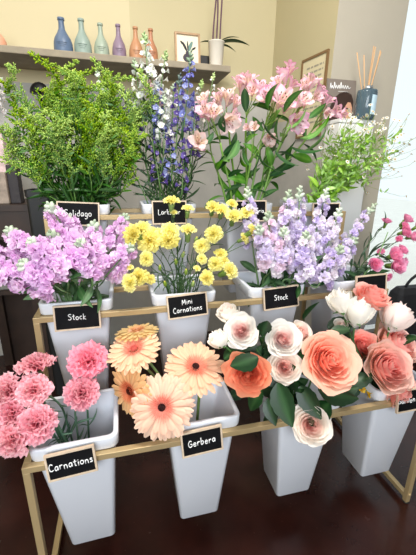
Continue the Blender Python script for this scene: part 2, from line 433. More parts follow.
# ================================================================== the rack
BT = .018; RX0, RX1 = -.282, 1.0
rack = thing('display_rack', 'tall brushed gold metal rack stepping up in three tiers with white buckets', 'rack', (RX0, .744, 0))
def rbar(name, a, b, m=GOLDM):
    mb = MB(); o = rack.location; mb.box(Vector(a) - o, Vector(b) - o, m); x = mb.build(name, rack, False); bevel(x, .0012, 2); return x
for k, (y, z) in enumerate(ROWS):
    rbar('front_rail', (RX0, y, z - BT), (RX1, y + BT, z))
    yb = y + .2305
    rbar('rear_rail', (RX0 + BT, yb, z - BT), (RX1 - BT, yb + BT, z))
    ynext = ROWS[k + 1][0] if k < 2 else 1.606
    for x in (RX0, RX1 - BT):
        rbar('side_rail', (x, y + BT, z - BT), (x + BT, ynext, z))
        rbar('leg', (x, y, .006), (x + BT, y + BT, z - BT))
        mb = MB(); mb.lathe([(.011, 0), (.011, .006)], plain('black rubber', C8(22, 22, 22), .7), n=12); f = mb.build('foot', rack); f.location = Vector((x + BT / 2, y + BT / 2, 0)) - rack.location
for x in (RX0, RX1 - BT):
    rbar('leg', (x, 1.606, 0), (x + BT, 1.606 + BT, ROWS[2][1]))
    rbar('side_stretcher', (x, .744 + BT, .02), (x + BT, 1.03, .02 + BT)); rbar('side_stretcher', (x, 1.03 + BT, .02), (x + BT, 1.606, .02 + BT))
mb = MB(); mb.lathe([(.006, 0), (.006, .003), (.003, .005)], GOLDM, n=10)
sc = mb.build('screw', rack, True, aim(Vector((RX1 - BT / 2, .744, .045)) - rack.location, (0, -1, 0)))

# ================================================================== buckets
def rsq(hx, hy, r, z, n=4):
    out = []
    for cx, cy, a0 in ((hx - r, hy - r, 0), (-hx + r, hy - r, PI / 2), (-hx + r, -hy + r, PI), (hx - r, -hy + r, 1.5 * PI)):
        for i in range(n + 1):
            a = a0 + PI / 2 * i / n; out.append(Vector((cx + r * math.cos(a), cy + r * math.sin(a), z)))
    return out
def loft(mb, loops, m, cap0=False, cap1=False):
    k = len(mb.v); n = len(loops[0]); mi = mb.mat(m)
    for L in loops:
        for p in L: mb.v.append(p); mb.c.append((1, 1, 1))
    for i in range(len(loops) - 1):
        for j in range(n):
            j2 = (j + 1) % n; mb.f.append((k + i * n + j, k + i * n + j2, k + (i + 1) * n + j2, k + (i + 1) * n + j)); mb.m.append(mi)
    if cap0: mb.f.append(tuple(k + j for j in reversed(range(n)))); mb.m.append(mi)
    if cap1: e = k + (len(loops) - 1) * n; mb.f.append(tuple(e + j for j in range(n))); mb.m.append(mi)
BH = .38
mb = MB()
loft(mb, [rsq(.061, .060, .010, -BH), rsq(.0645, .0635, .012, -BH + .005), rsq(.100, .098, .016, -.001), rsq(.102, .100, .017, RIMH - .002),
          rsq(.0985, .0965, .015, RIMH - .002), rsq(.0965, .0945, .014, 0), rsq(.060, .060, .011, -BH + .012)], WHITEP, True, True)
BODY = mb.mesh('body')
mb = MB()
loft(mb, [rsq(.1015, .0995, .018, .0005), rsq(.1085, .1065, .022, .0005), rsq(.110, .108, .022, .003), rsq(.1115, .1095, .022, RIMH - .004), rsq(.1105, .1085, .022, RIMH - .001), rsq(.108, .106, .020, RIMH),
          rsq(.1005, .0985, .017, RIMH), rsq(.0993, .0973, .016, RIMH - .002)], WHITEP)
RIM = mb.mesh('rim')
for me in (BODY, RIM):
    for p in me.polygons: p.use_smooth = True
WHAT = [['pink carnations', 'peach gerberas', 'cream and orange roses', 'coral and white roses'],
        ['pink stock', 'yellow mini carnations', 'lavender stock', 'rose-pink spray blooms'],
        ['yellow-green solidago', 'larkspur', 'pink alstroemeria', 'tiny white daisies']]
TIER = ['lowest', 'middle', 'top']
for r in range(3):
    for c in range(4):
        p = bucket_c(r, c)
        b = thing('flower_bucket', 'white square plastic bucket of %s on the %s tier' % (WHAT[r][c], TIER[r]), 'bucket', p, 'white buckets on the rack')
        if r == 0 and c == 0: b.rotation_euler = (0, -.028, 0)
        o = put('body', BODY, b); put('rim', RIM, b)
        es = o.modifiers.new('split', 'EDGE_SPLIT'); es.split_angle = math.radians(60)

# ================================================================== chalkboard signs
GL = {
 'S': (.55, [[(.5, .88), (.3, 1), (.08, .82), (.18, .6), (.42, .45), (.48, .2), (.25, 0), (.02, .12)]]),
 't': (.42, [[(.22, .9), (.2, .12), (.36, .02)], [(.0, .6), (.42, .64)]]),
 'o': (.5, [[(.25, .55), (.07, .42), (.06, .15), (.24, 0), (.42, .14), (.42, .42), (.25, .55)]]),
 'c': (.46, [[(.4, .48), (.22, .55), (.06, .3), (.16, .04), (.4, .08)]]),
 'k': (.48, [[(.08, 1), (.08, 0)], [(.42, .58), (.1, .27), (.46, 0)]]),
 'M': (.75, [[(.06, 0), (.12, .95), (.36, .3), (.6, .98), (.68, 0)]]),
 'i': (.2, [[(.1, .55), (.1, 0)], [(.1, .78), (.11, .82)]]),
 'n': (.5, [[(.07, .56), (.07, 0)], [(.07, .36), (.24, .56), (.4, .4), (.42, 0)]]),
 'C': (.58, [[(.52, .84), (.3, .98), (.06, .6), (.12, .12), (.34, 0), (.54, .12)]]),
 'a': (.5, [[(.42, .5), (.2, .55), (.05, .25), (.18, 0), (.38, .2), (.42, .5), (.44, 0)]]),
 'r': (.42, [[(.08, .55), (.08, 0)], [(.08, .33), (.22, .54), (.4, .5)]]),
 's': (.4, [[(.36, .48), (.2, .56), (.08, .42), (.3, .22), (.3, .05), (.04, .04)]]),
 'G': (.62, [[(.52, .84), (.3, .98), (.06, .6), (.12, .12), (.34, 0), (.54, .16), (.54, .44), (.3, .44)]]),
 'e': (.47, [[(.07, .3), (.4, .34), (.34, .52), (.18, .55), (.06, .3), (.16, .02), (.42, .1)]]),
 'b': (.5, [[(.08, 1), (.08, 0), (.32, .02), (.42, .28), (.28, .5), (.08, .36)]]),
 'l': (.22, [[(.1, 1), (.1, .05), (.18, 0)]]),
 'd': (.5, [[(.42, 1), (.42, 0)], [(.42, .4), (.22, .54), (.06, .25), (.2, 0), (.42, .14)]]),
 'g': (.5, [[(.42, .5), (.2, .55), (.06, .28), (.2, .03), (.42, .2), (.42, .5), (.4, -.25), (.2, -.38), (.05, -.28)]]),
 'L': (.5, [[(.08, 1), (.06, .02), (.46, .04)]]),
 'p': (.5, [[(.08, .55), (.08, -.38)], [(.08, .38), (.28, .55), (.43, .28), (.26, 0), (.08, .1)]]),
 'u': (.5, [[(.07, .55), (.09, .08), (.28, 0), (.42, .2), (.42, .55), (.44, 0)]]),
 'A': (.62, [[(.03, 0), (.3, 1), (.56, 0)], [(.13, .36), (.48, .36)]]),
 'm': (.72, [[(.07, .56), (.07, 0)], [(.07, .36), (.2, .56), (.34, .4), (.35, 0)], [(.35, .36), (.5, .56), (.62, .4), (.64, 0)]]),
 'R': (.58, [[(.08, 0), (.08, 1), (.4, .9), (.42, .62), (.1, .5), (.52, 0)]]),
 ' ': (.3, []),
}
def smooth_line(p, k=4):
    if len(p) < 3: return p
    out = []
    for i in range(len(p) - 1):
        a, b, c, d = p[max(i - 1, 0)], p[i], p[i + 1], p[min(i + 2, len(p) - 1)]
        for j in range(k):
            t = j / k
            out.append(tuple(.5 * (2 * b[x] + (c[x] - a[x]) * t + (2 * a[x] - 5 * b[x] + 4 * c[x] - d[x]) * t * t + (3 * b[x] - a[x] - 3 * c[x] + d[x]) * t ** 3) for x in (0, 1)))
    return out + [p[-1]]
SW, SH = .136, .080
def sign(px, py, row, text, h, label, tilt=0.0, hw=SW, hh=SH, x=None):
    y = ROWS[row][0]; p = at(px, py, y - .010)
    s = thing('chalkboard_sign', label, 'sign', p, 'chalkboard signs on the rails')
    M = Matrix.Rotation(tilt, 4, 'Y') @ Matrix.Rotation(math.radians(-8), 4, 'X')
    s.rotation_euler = M.to_euler()
    a, b = hw / 2, hh / 2; t = .005
    mb = MB()
    for A, B in (((-a, -.004, b - t), (a, .004, b)), ((-a, -.004, -b), (a, .004, -b + t)), ((-a, -.004, -b + t), (-a + t, .004, b - t)), ((a - t, -.004, -b + t), (a, .004, b - t))):
        mb.box(A, B, SIGNF)
    mb.build('frame', s, False)
    mb = MB(); mb.box((-a + t, -.0025, -b + t), (a - t, .003, b - t), SLATE); mb.build('board', s, False)
    mb = MB(); mb.box((-.012, .004, b - .012), (.012, .0075, b - .002), WHITEP); mb.build('clip', s, False)
    lines = text.split('|') if text else []
    if lines:
        mb = MB()
        for li, L in enumerate(lines):
            w = sum(GL[ch][0] + .1 for ch in L) * h; cx = -w / 2; z0 = (len(lines) - 1) * h * .72 - li * h * 1.45 - h * .4
            for ch in L:
                wd, st = GL[ch]; jz = rnd.uniform(-.08, .08) * h
                for l in st:
                    mb.tube([(cx + q[0] * h, -.0030, z0 + jz + q[1] * h) for q in smooth_line(l)], .0014 * (h / .024) ** .5, CHALK, n=5)
                cx += (wd + .1) * h
        mb.build('lettering', s)
    return s
sign(71.5, 463, 0, 'Carnations', .0195, 'chalkboard sign reading Carnations in a pale wood frame', -.08, .120, .074)
sign(202, 441, 0, 'Gerbera', .0195, 'chalkboard sign reading Gerbera in a pale wood frame', -.06, .118, .076)
sign(314, 421, 0, '', .02, 'chalkboard sign almost hidden behind the hanging cream rose', 0, .085, .066)
sign(414, 399, 0, 'Garden Roses', .019, 'chalkboard sign cut by the right picture edge under the coral roses')
sign(77.5, 317, 1, 'Stock', .0185, 'chalkboard sign reading Stock under the pink stock at the left', 0.0)
sign(187.5, 305.5, 1, 'Mini|Carnations', .018, 'chalkboard sign reading Mini Carnations in two lines', -.06)
sign(281, 297.5, 1, 'Stock', .0185, 'chalkboard sign reading Stock under the lavender stock', -.06)
sign(371, 285, 1, '', .02, 'blank-looking slate sign behind the upper coral rose', -.03)
sign(78.5, 214, 2, 'Solidago', .023, 'chalkboard sign partly covered by a pink stock spike, ending in dago', .05, .150, .088)
sign(169.5, 212.5, 2, 'Larkspur', .020, 'chalkboard sign behind the upright yellow mini carnation on the top rail', 0, .138, .092)
sign(251, 211, 2, 'Alstroemeria', .018, 'chalkboard sign behind yellow blooms under the alstroemeria stems', 0, .138, .088)
sign(326, 212, 2, '', .02, 'chalkboard sign behind the lavender stock under the daisies')
# ================================================================== lowest tier
CALYX = C8(96, 140, 82)
# --- carnations
CARN = [carnation_bloom(3, C8(255, 214, 220), C8(240, 134, 154)), carnation_bloom(4, C8(255, 206, 216), C8(230, 108, 134)), carnation_bloom(5, C8(255, 186, 202), C8(252, 140, 168))]
CSTEM = C8(74, 108, 84)
NLEAF = lance_leaf(C8(74, 108, 86), C8(100, 136, 110), .05, 1.3, .5)
def calyx(root, p, d, s, name='calyx'):
    mb = MB(); mb.lathe([(.10, -1.25), (.20, -1.1), (.24, -.7), (.30, -.42), (.26, -.40)], LEAF, CALYX, 10)
    return mb.build(name, root, True, aim(p - root.location, d, s))
def cut_flower(name, label, cat, group, row, c, bloom, head, d, s, r=.0035, col=CSTEM, pn='bloom', depth=.9, spin=None, bend=.45):
    """a stem standing in its bucket with one flower head"""
    d = Vector(d).normalized(); base = head - d * s * depth
    pts = route(row, c, base, d, bend=bend)
    t = thing(name, label, cat, pts[0], group)
    stem_mesh(t, pts, r, r * .8, col)
    b = put(pn, bloom, t, aim(head - pts[0], d, s, rnd.uniform(0, 6) if spin is None else spin))
    return t, b, pts
for px, py, y, dia, d, k, lab in [
    (35, 363, .90, 36, (-.1, .22, 1), 0, 'pink carnation seen from its side, highest of the left cluster'),
    (33, 390, .83, 33, (.0, -.75, .6), 0, 'pale pink round carnation just under the side-on one'),
    (5, 391, .85, 34, (-.5, -.6, .5), 0, 'pink carnation cut by the left picture edge, upper one'),
    (88, 359, .93, 38, (.15, -.6, .8), 2, 'bright pink carnation standing highest over the bucket on its right side'),
    (82, 391, .87, 34, (.05, -.5, .8), 1, 'streaked pink carnation directly below the bright pink one'),
    (36, 425, .77, 37, (.1, -.85, .45), 1, 'large deep pink carnation hanging over the bucket corner'),
    (9, 415, .81, 34, (-.3, -.8, .4), 1, 'pink carnation between the two at the left picture edge'),
    (10, 443, .76, 36, (-.45, -.85, .05), 0, 'pink carnation hanging lowest at the left picture edge')]:
    p = at(px, py, y); s = size(dia / 2 * 1.08, p) / CARN[k]['rad']
    t, b, pts = cut_flower('carnation', lab, 'carnation', 'pink carnations', 0, 0, CARN[k], p, d, s, .0033)
    calyx(t, p, d, s)
    for q in (.45, .62, .8):
        a, tg = along(pts, q)
        for sd in (0, PI):
            put('leaf', NLEAF, t, aim(a - pts[0], side_dir(tg, sd + q * 9, .9), rnd.uniform(.05, .08)))
# --- gerberas
PA = gerbera_parts(11, C8(252, 214, 188), C8(250, 182, 158), C8(240, 132, 118), C8(38, 16, 18))
PB = gerbera_parts(12, C8(252, 208, 174), C8(250, 186, 158), C8(244, 140, 122), C8(38, 16, 18))
PC = gerbera_parts(13, C8(250, 208, 154), C8(248, 184, 142), C8(232, 112, 78), C8(58, 22, 16))
PD = gerbera_parts(14, C8(254, 216, 182), C8(253, 202, 184), C8(240, 138, 128), C8(226, 120, 110))
PE = gerbera_parts(15, C8(232, 204, 146), C8(230, 198, 142), C8(224, 150, 100), C8(200, 110, 80))
for px, py, y, dia, d, g, lab in [
    (162, 407, .76, 67, (-.28, -1, .50), PA, 'largest pale peach gerbera facing the front with a dark eye'),
    (195.5, 367, .82, 62, (.08, -.55, 1.0), PB, 'peach gerbera with a dark eye, farthest right of the bunch'),
    (130, 391, .83, 60, (-.95, -.75, .12), PC, 'amber gerbera turned to the left beside the carnation bucket'),
    (134, 349, .88, 56, (-.25, -.35, 1), PD, 'peach gerbera tilted upward with a pink heart, above the amber one'),
    (137, 331, .95, 46, (-.1, .15, 1), PE, 'tan yellow gerbera seen edge-on at the back of the bunch')]:
    p = at(px, py, y); s = size(dia / 2, p)
    t, b, pts = cut_flower('gerbera', lab, 'gerbera', 'peach gerberas', 0, 1, g[0], p, d, s, .0048, C8(112, 140, 84), 'petals', .10)
    for nm, me in (('inner_florets', g[1]), ('eye', g[2])):
        o = put(nm, me, t); o.matrix_basis = b.matrix_basis
    mb = MB(); mb.lathe([(.06, -.14), (.16, -.10), (.24, -.05), (.2, -.02)], LEAF, C8(100, 140, 76), 12); mb.build('calyx', t, True, b.matrix_basis)
# --- roses
RL = lance_leaf(C8(26, 54, 30), C8(56, 90, 54), .30, .3, .22, .05, 14)
RL2 = lance_leaf(C8(32, 64, 34), C8(64, 98, 58), .28, .4, .25, .05, 14)
R_CREAM = [rose_bloom(21, C8(248, 184, 180), C8(255, 248, 242), C8(255, 253, 248), 40, .94, .98, .42, .03, .06, -.5, 1.7), rose_bloom(22, C8(250, 190, 182), C8(255, 244, 236), C8(255, 247, 236), 44, .94, .95, .40, .03, .05, -.5, 1.55)]
R_WHITE = [rose_bloom(23, C8(255, 248, 240), C8(255, 254, 250), C8(255, 254, 248), 15, .74, 1.5, .10, .012, .10, -.7), rose_bloom(24, C8(255, 240, 236), C8(255, 238, 234), C8(255, 244, 238), 15, .72, 1.5, .22, .015, .1, -.7)]
R_PALE = rose_bloom(31, C8(252, 222, 212), C8(255, 250, 244), C8(255, 252, 244), 18, .74, 1.45, .14, .015, .08, -.65, 1.9)
R_ORANGE = rose_bloom(25, C8(230, 108, 72), C8(248, 166, 128), C8(242, 138, 96), 34, ruffle=.06, curl=.7)
R_CORAL = [rose_bloom(26, C8(254, 160, 136), C8(255, 210, 188), C8(255, 196, 168), 42, .98, 1.0, .62, .045), rose_bloom(27, C8(253, 166, 162), C8(255, 214, 206), C8(255, 220, 200), 40, .9, 1.2, .40, .045),
           rose_bloom(28, C8(252, 160, 150), C8(255, 206, 196), C8(255, 192, 176), 38, .88, 1.2, .4, .07)]
def rose(px, py, y, dia, d, me, c, lab, grp, calc=True, r=.0038, nl=2):
    p = at(px, py, y); s = size(dia / 2, p) / me['rad']
    t, b, pts = cut_flower('rose', lab, 'rose', grp, 0, c, me, p, d, s, r, C8(70, 108, 58), 'petals', .45)
    d = Vector(d).normalized()
    if calc:
        mb = MB(); mb.blob((0, 0, -.50), .16, LEAF, C8(88, 128, 70), 8, 4)
        for i in range(5):
            fn = petal_fn(.55, .13, 1.2, 1.9, 2 * PI * i / 5, Vector((0, 0, -.46)), 0, 1, 0, lambda u: math.sin(PI * min(1, .25 + u * .75)) ** .7)
            mb.grid(fn, 4, 2, C8(84, 126, 66), LEAF)
        mb.build('sepals', t, True, aim(p - pts[0], d, s))
    for i in range(nl):
        a, tg = along(pts, .50 + .22 * i / max(1, nl))
        put('leaf', RL if i % 2 else RL2, t, aim(a - pts[0], side_dir(tg, rnd.uniform(0, 6.3), .7), rnd.uniform(.07, .1), rnd.uniform(0, 6)))
    return t, pts
G3 = 'roses of the third bucket'; G4 = 'roses of the right bucket'
t1, pt1 = rose(228, 314, .86, 25, (-.35, -.1, .9), R_PALE, 2, 'small blush white rose, highest of the left trio', G3)
rose(241, 331, .80, 36, (-.45, -.75, .6), R_CREAM[0], 2, 'white rose with a pink heart, largest of the left trio', G3)
rose(219, 340, .80, 23, (-.6, .05, .7), R_WHITE[0], 2, 'closed white rose bud, leftmost and lowest of the left trio', G3)
t2, pt2 = rose(248, 374, .74, 46, (-.45, -.9, .22), R_ORANGE, 2, 'burnt orange rose under the trio of white roses', G3)
t3, pt3 = rose(283, 339, .82, 38, (-.15, -.8, .62), R_CREAM[0], 2, 'blush rose with a deep pink heart above a paler one', G3)
t4, pt4 = rose(284.5, 367, .78, 34, (-.32, -.85, .6), R_CREAM[1], 2, 'pale blush many-petalled rose in the middle of the leaves', G3)
rose(302, 333, .88, 27, (.3, -.7, .6), R_CREAM[1], 2, 'small pink rose half hidden behind the blush rose and the large coral one', G3)
t5, pt5 = rose(329, 361, .74, 60, (-.05, -.8, .66), R_CORAL[0], 2, 'largest open coral orange rose facing the front', G3)
t6, pt6 = rose(311, 425, .70, 39, (-.42, -.8, .62), R_CREAM[1], 2, 'cream rose with a pink heart hanging lowest in front of the rail', G3, nl=0)
rose(341, 303, .86, 31, (-.25, .15, .9), R_WHITE[0], 3, 'white rose farthest left of the right bunch, behind another white one', G4)
rose(358, 314, .82, 32, (.15, .05, .9), R_WHITE[0], 3, 'white rose in front of the other white ones, below the upper coral rose', G4)
rose(370, 299, .93, 37, (.1, -.3, .95), R_CORAL[2], 3, 'coral rose highest in the right bunch', G4)
rose(396, 318, .86, 35, (.45, .1, .85), R_WHITE[1], 3, 'blush white rose bud at the right, near the black bag', G4)
rose(362, 345, .88, 30, (-.3, -.7, .6), R_CORAL[2], 3, 'small ruffled coral rose deep between the larger roses', G4)
rose(393, 346, .86, 46, (.25, -.6, .75), R_CORAL[1], 3, 'coral pink rose behind the big one at the right picture edge', G4)
t7, pt7 = rose(385, 368, .78, 50, (-.1, -.8, .62), R_CORAL[1], 3, 'big coral pink rose with a swirled heart in the right bunch', G4)
rose(398, 390, .76, 32, (.15, -1, -.05), R_CORAL[2], 3, 'coral rose turned down over the chalkboard sign at the right', G4, nl=0)
rose(341, 327, .86, 17, (-.2, -.4, .8), R_PALE, 3, 'small greenish white rosebud under the white roses', G4)
# big leaves seen between the heads
for t, (px, py, y, L, d, up, me) in [
    (t1, (262, 336, .84, 22, (.1, -.2, 1), (-.3, -1, 0), RL)), (t2, (258, 357, .72, 30, (-1, -.1, -.28), (0, -.7, -.6), RL)), (t4, (278, 383, .74, 38, (.1, -.5, -1), (0, -1, .2), RL)),
    (t4, (262, 388, .78, 26, (-.7, -.4, -.5), (0, -1, -.2), RL2)), (t5, (318, 388, .76, 38, (.9, -.2, -.5), (0, -.6, -1), RL)), (t5, (300, 386, .76, 32, (.4, -.5, -.9), (0, -1, 0), RL)),
    (t5, (330, 392, .78, 28, (1, .0, -.2), (0, -.5, -1), RL)), (t5, (330, 402, .74, 34, (-.9, -.3, -.5), (0, -.7, -.6), RL2)), (t3, (303, 320, .90, 22, (.4, .1, .8), (.7, -.6, 0), RL)),
    (t3, (262, 346, .86, 24, (-.5, -.3, -.6), (0, -1, 0), RL)), (t3, (300, 352, .84, 28, (.3, -.3, -.9), (0, -1, 0), RL)), (t5, (296, 402, .78, 26, (-.9, -.2, -.3), (0, -.6, -.8), RL)),
    (t4, (268, 398, .76, 24, (.1, -.4, -1), (0, -1, 0), RL)), (t7, (352, 338, .88, 24, (-.4, .1, .6), (-.3, -.9, 0), RL)), (t7, (345, 330, .9, 20, (-.8, 0, .2), (-.2, -1, 0), RL2)),
    (t5, (345, 382, .80, 26, (.8, -.2, .1), (0, -.7, -.7), RL)), (t2, (262, 372, .8, 26, (.8, -.3, -.5), (0, -1, .2), RL)), (t3, (280, 352, .84, 24, (-.8, -.2, -.4), (0, -1, .2), RL2)),
    (t7, (402, 380, .84, 24, (.8, -.2, -.2), (0, -.7, -.7), RL2)), (t1, (248, 352, .84, 20, (.6, -.2, -.6), (0, -1, 0), RL))]:
    p = at(px, py, y); set_leaf(t, me, p, d, (up[0], up[1], abs(up[2]) + .45), size(L * 1.1, p))
heads3 = [o for o in COL.objects if o.get('group') in (G3, G4)]
for i in range(64):
    right = i % 3 == 2
    px, py, y = (rnd.uniform(345, 400), rnd.uniform(335, 398), rnd.uniform(.84, .93)) if right else (rnd.uniform(236, 345), rnd.uniform(328, 402), rnd.uniform(.80, .92))
    p = at(px, py, y); q = bucket_c(0, 3 if right else 2); o_ = Vector((p.x - q.x, p.y - q.y, .02))
    if p.y < .80 and px > 285 and px < 345 and py > 395: continue
    if p.z < .54 and abs(p.x - q.x) < .13 and p.y > .74: continue
    t = min((h for h in heads3 if (h['group'] == G4) == right), key=lambda h: min((h.location + c.matrix_basis.translation - p).length for c in h.children if c.name.startswith('petals')))
    set_leaf(t, RL if i % 2 else RL2, p, o_.normalized() + Vector((rnd.uniform(-.8, .8), rnd.uniform(-.3, .2), rnd.uniform(-.7, .5))), (rnd.uniform(-.5, .5), -.8, .6), rnd.uniform(.055, .085))
# yellow alstroemeria bits between the coral roses
AY = alstro_bloom(33, C8(246, 196, 30), C8(250, 214, 80), C8(250, 200, 40))
for lst, lab in (([(362, 389, .80, 15, (-.2, -.7, .2)), (369, 394, .79, 17, (.2, -.7, -.3)), (357, 384, .82, 12, (-.6, -.5, .2))], 'yellow blooms on a stem below the big coral pink rose'),
                 ([(413, 388, .84, 18, (.3, -.8, .2)), (416, 380, .85, 14, (.5, -.6, .4))], 'yellow bloom at the right picture edge beside the coral roses')):
    p0 = at(*lst[0][:3]); pts = route(0, 3, p0, lst[0][4]); t = thing('alstroemeria', lab, 'flower', pts[0], 'yellow blooms')
    stem_mesh(t, pts, .003, .002, GR)
    e, tg = along(pts, .86)
    for px, py, y, dia, d in lst:
        p = at(px, py, y); s = size(dia / 2, p) * .85
        put('bloom', AY, t, aim(p - pts[0], d, s, rnd.uniform(0, 6)))
        stem_mesh(t, bez(e, e + tg * .015, p - Vector(d).normalized() * (s + .015), p - Vector(d).normalized() * s * .4, 4), .0016, .0013, GR, 'pedicel', 5)

# ================================================================== middle tier
def spike(name, label, cat, grp, row, c, tip, low, florets, fs, n, leafm, stemc, bud, nb=7, top=.24, leaves=5, rad=.9, lsz=(.07, .11), taper=.4, jit=.7, sr=.0042):
    """a stem whose upper part carries florets all round from low (world) to tip (world), with buds at the tip"""
    d = (tip - low).normalized()
    pts = route(row, c, low, d, bend=.4)
    sp = bez(low, low.lerp(tip, .33), low.lerp(tip, .66), tip, 6)
    t = thing(name, label, cat, pts[0], grp)
    stem_mesh(t, pts + sp[1:], sr, sr * .42, stemc)
    L = (tip - low).length; fl_end = 1 - top
    for i in range(n):
        q = (i + .5) / n; pos, tg = along(sp, q * fl_end)
        s = fs * (1 - taper * q) * rnd.uniform(.85, 1.12); o = side_dir(tg, GOLD * i + rnd.uniform(-jit, jit), .15 + .35 * q)
        put('floret', rnd.choice(florets), t, aim(pos + o * s * rad - pts[0], o + Vector((0, -.15, .05)), s, rnd.uniform(0, 6)))
    mb = MB()
    for i in range(nb):
        q = fl_end + (1 - fl_end) * (i + .3) / nb; pos, tg = along(sp, q); s = fs * (.30 - .16 * i / nb)
        o = side_dir(tg, GOLD * i, .7); mb.blob(pos + o * s * 1.1 - pts[0], s, LEAF, mix(bud, stemc, rnd.uniform(0, .5)), 6, 4, 1.7, o)
    mb.build('buds', t)
    for i in range(leaves):
        a, tg = along(pts, .52 + .44 * (i + rnd.random()) / leaves)
        put('leaf', leafm, t, aim(a - pts[0], side_dir(tg, GOLD * i + rnd.random(), .9), rnd.uniform(*lsz), rnd.uniform(0, 6)))
    return t, pts
SLEAF = lance_leaf(C8(78, 118, 74), C8(112, 146, 100), .13, .9, .25)
SLEAF2 = lance_leaf(C8(48, 88, 50), C8(84, 122, 76), .13, .9, .25)
F_PINK = [stock_floret(41, C8(242, 206, 242), C8(238, 194, 232)), stock_floret(42, C8(238, 194, 236), C8(232, 184, 226)), stock_floret(43, C8(248, 218, 246), C8(240, 200, 230))]
F_LAV = [stock_floret(44, C8(236, 226, 248), C8(240, 232, 222)), stock_floret(45, C8(230, 216, 246), C8(232, 222, 230)), stock_floret(46, C8(246, 238, 248), C8(242, 234, 224)), stock_floret(47, C8(222, 206, 244), C8(228, 214, 242))]
F_LAVP = F_LAV[:3] + [stock_floret(48, C8(246, 222, 240), C8(240, 222, 222))]
BUDW = C8(222, 232, 212)
PS = 'pink stock spikes'
for (tx, ty, ty_, lx, ly, ly_, n, fs, lab) in [
    (48, 204, 1.10, 76, 246, 1.07, 22, .0245, 'pink stock spike with white buds reaching up to the chalkboard sign dago'),
    (8, 229, 1.06, 36, 262, 1.03, 20, .0245, 'pink stock spike with pale green buds at the upper left'),
    (-14, 246, 1.06, 26, 272, 1.02, 20, .025, 'pink stock spike lying toward the left picture edge'),
    (-8, 274, 1.0, 44, 282, .98, 22, .025, 'pink stock spike lowest at the left picture edge'),
    (50, 232, 1.04, 78, 272, 1.02, 20, .0245, 'pink stock spike in the dense middle just left of the green leaves'),
    (80, 240, 1.03, 92, 280, 1.02, 18, .0245, 'pink stock spike low over the middle of the bucket, above the sign Stock'),
    (66, 216, 1.14, 84, 258, 1.12, 22, .0245, 'pink stock spike in the middle, below the sign dago'),
    (94, 222, 1.10, 92, 268, 1.04, 22, .024, 'pink stock spike right of the middle of its bunch'),
    (126, 215, 1.16, 110, 252, 1.14, 20, .0235, 'pink stock spike with violet tip behind the yellow carnations'),
    (132, 246, 1.06, 106, 276, 1.05, 18, .0245, 'pink stock spike leaning right under the yellow carnations'),
    (30, 240, 1.0, 62, 274, .99, 22, .025, 'pink stock spike frontmost over the bucket edge at the left'),
    (20, 262, .98, 58, 288, .98, 18, .024, 'pink stock spike drooping in front of the gold rail end')]:
    spike('stock', lab, 'stock flower', PS, 1, 0, at(tx, ty, ty_), at(lx, ly, ly_), F_PINK, fs * 1.36, int(n * .9), SLEAF, C8(110, 142, 92), BUDW, 8, .2, 6)
LS = 'lavender stock spikes'
for (tx, ty, ty_, lx, ly, ly_, n, fs, fl, lab) in [
    (247, 187, 1.20, 253, 248, 1.14, 24, .020, F_LAV, 'lavender stock spike with white tip, leftmost of its bunch behind the yellow blooms'),
    (289, 190, 1.16, 281, 262, 1.10, 28, .0225, F_LAVP, 'tall lavender stock spike with white tip under the alstroemeria leaves'),
    (300, 186, 1.20, 297, 258, 1.14, 26, .022, F_LAV, 'lavender stock spike with green budded tip right beside the tallest'),
    (268, 212, 1.10, 272, 264, 1.06, 24, .0225, F_LAVP, 'pinkish lavender stock spike at the front left of its bunch'),
    (327, 188, 1.22, 310, 256, 1.16, 26, .022, F_LAV, 'lavender stock spike with green tip in front of the daisies'),
    (340, 208, 1.18, 322, 262, 1.14, 24, .022, F_LAV, 'lavender stock spike leaning right near the hidden sign'),
    (376, 203, 1.20, 334, 258, 1.14, 16, .020, F_LAV, 'thin lavender stock spike leaning far right with dark buds'),
    (306, 232, 1.02, 304, 278, 1.02, 26, .0225, F_LAV, 'lavender stock spike low at the front over the sign stock'),
    (284, 228, 1.03, 282, 272, 1.04, 24, .0225, F_LAVP, 'pale pinkish stock spike low at the front left of the sign stock'),
    (342, 246, 1.04, 318, 286, 1.03, 22, .0225, F_LAV, 'lavender stock spike drooping right above the white roses'),
    (258, 226, 1.05, 270, 268, 1.06, 22, .022, F_LAVP, 'pinkish lavender stock spike at the left edge of its bunch by the yellow blooms'),
    (356, 238, 1.10, 330, 272, 1.08, 20, .022, F_LAV, 'lavender stock spike beside the rose-pink spray blooms')]:
    spike('stock', lab, 'stock flower', LS, 1, 2, at(tx, ty, ty_), at(lx, ly, ly_), fl, fs * 1.42, int(n * .95), SLEAF2, C8(112, 144, 92), BUDW, 9, .2, 6)
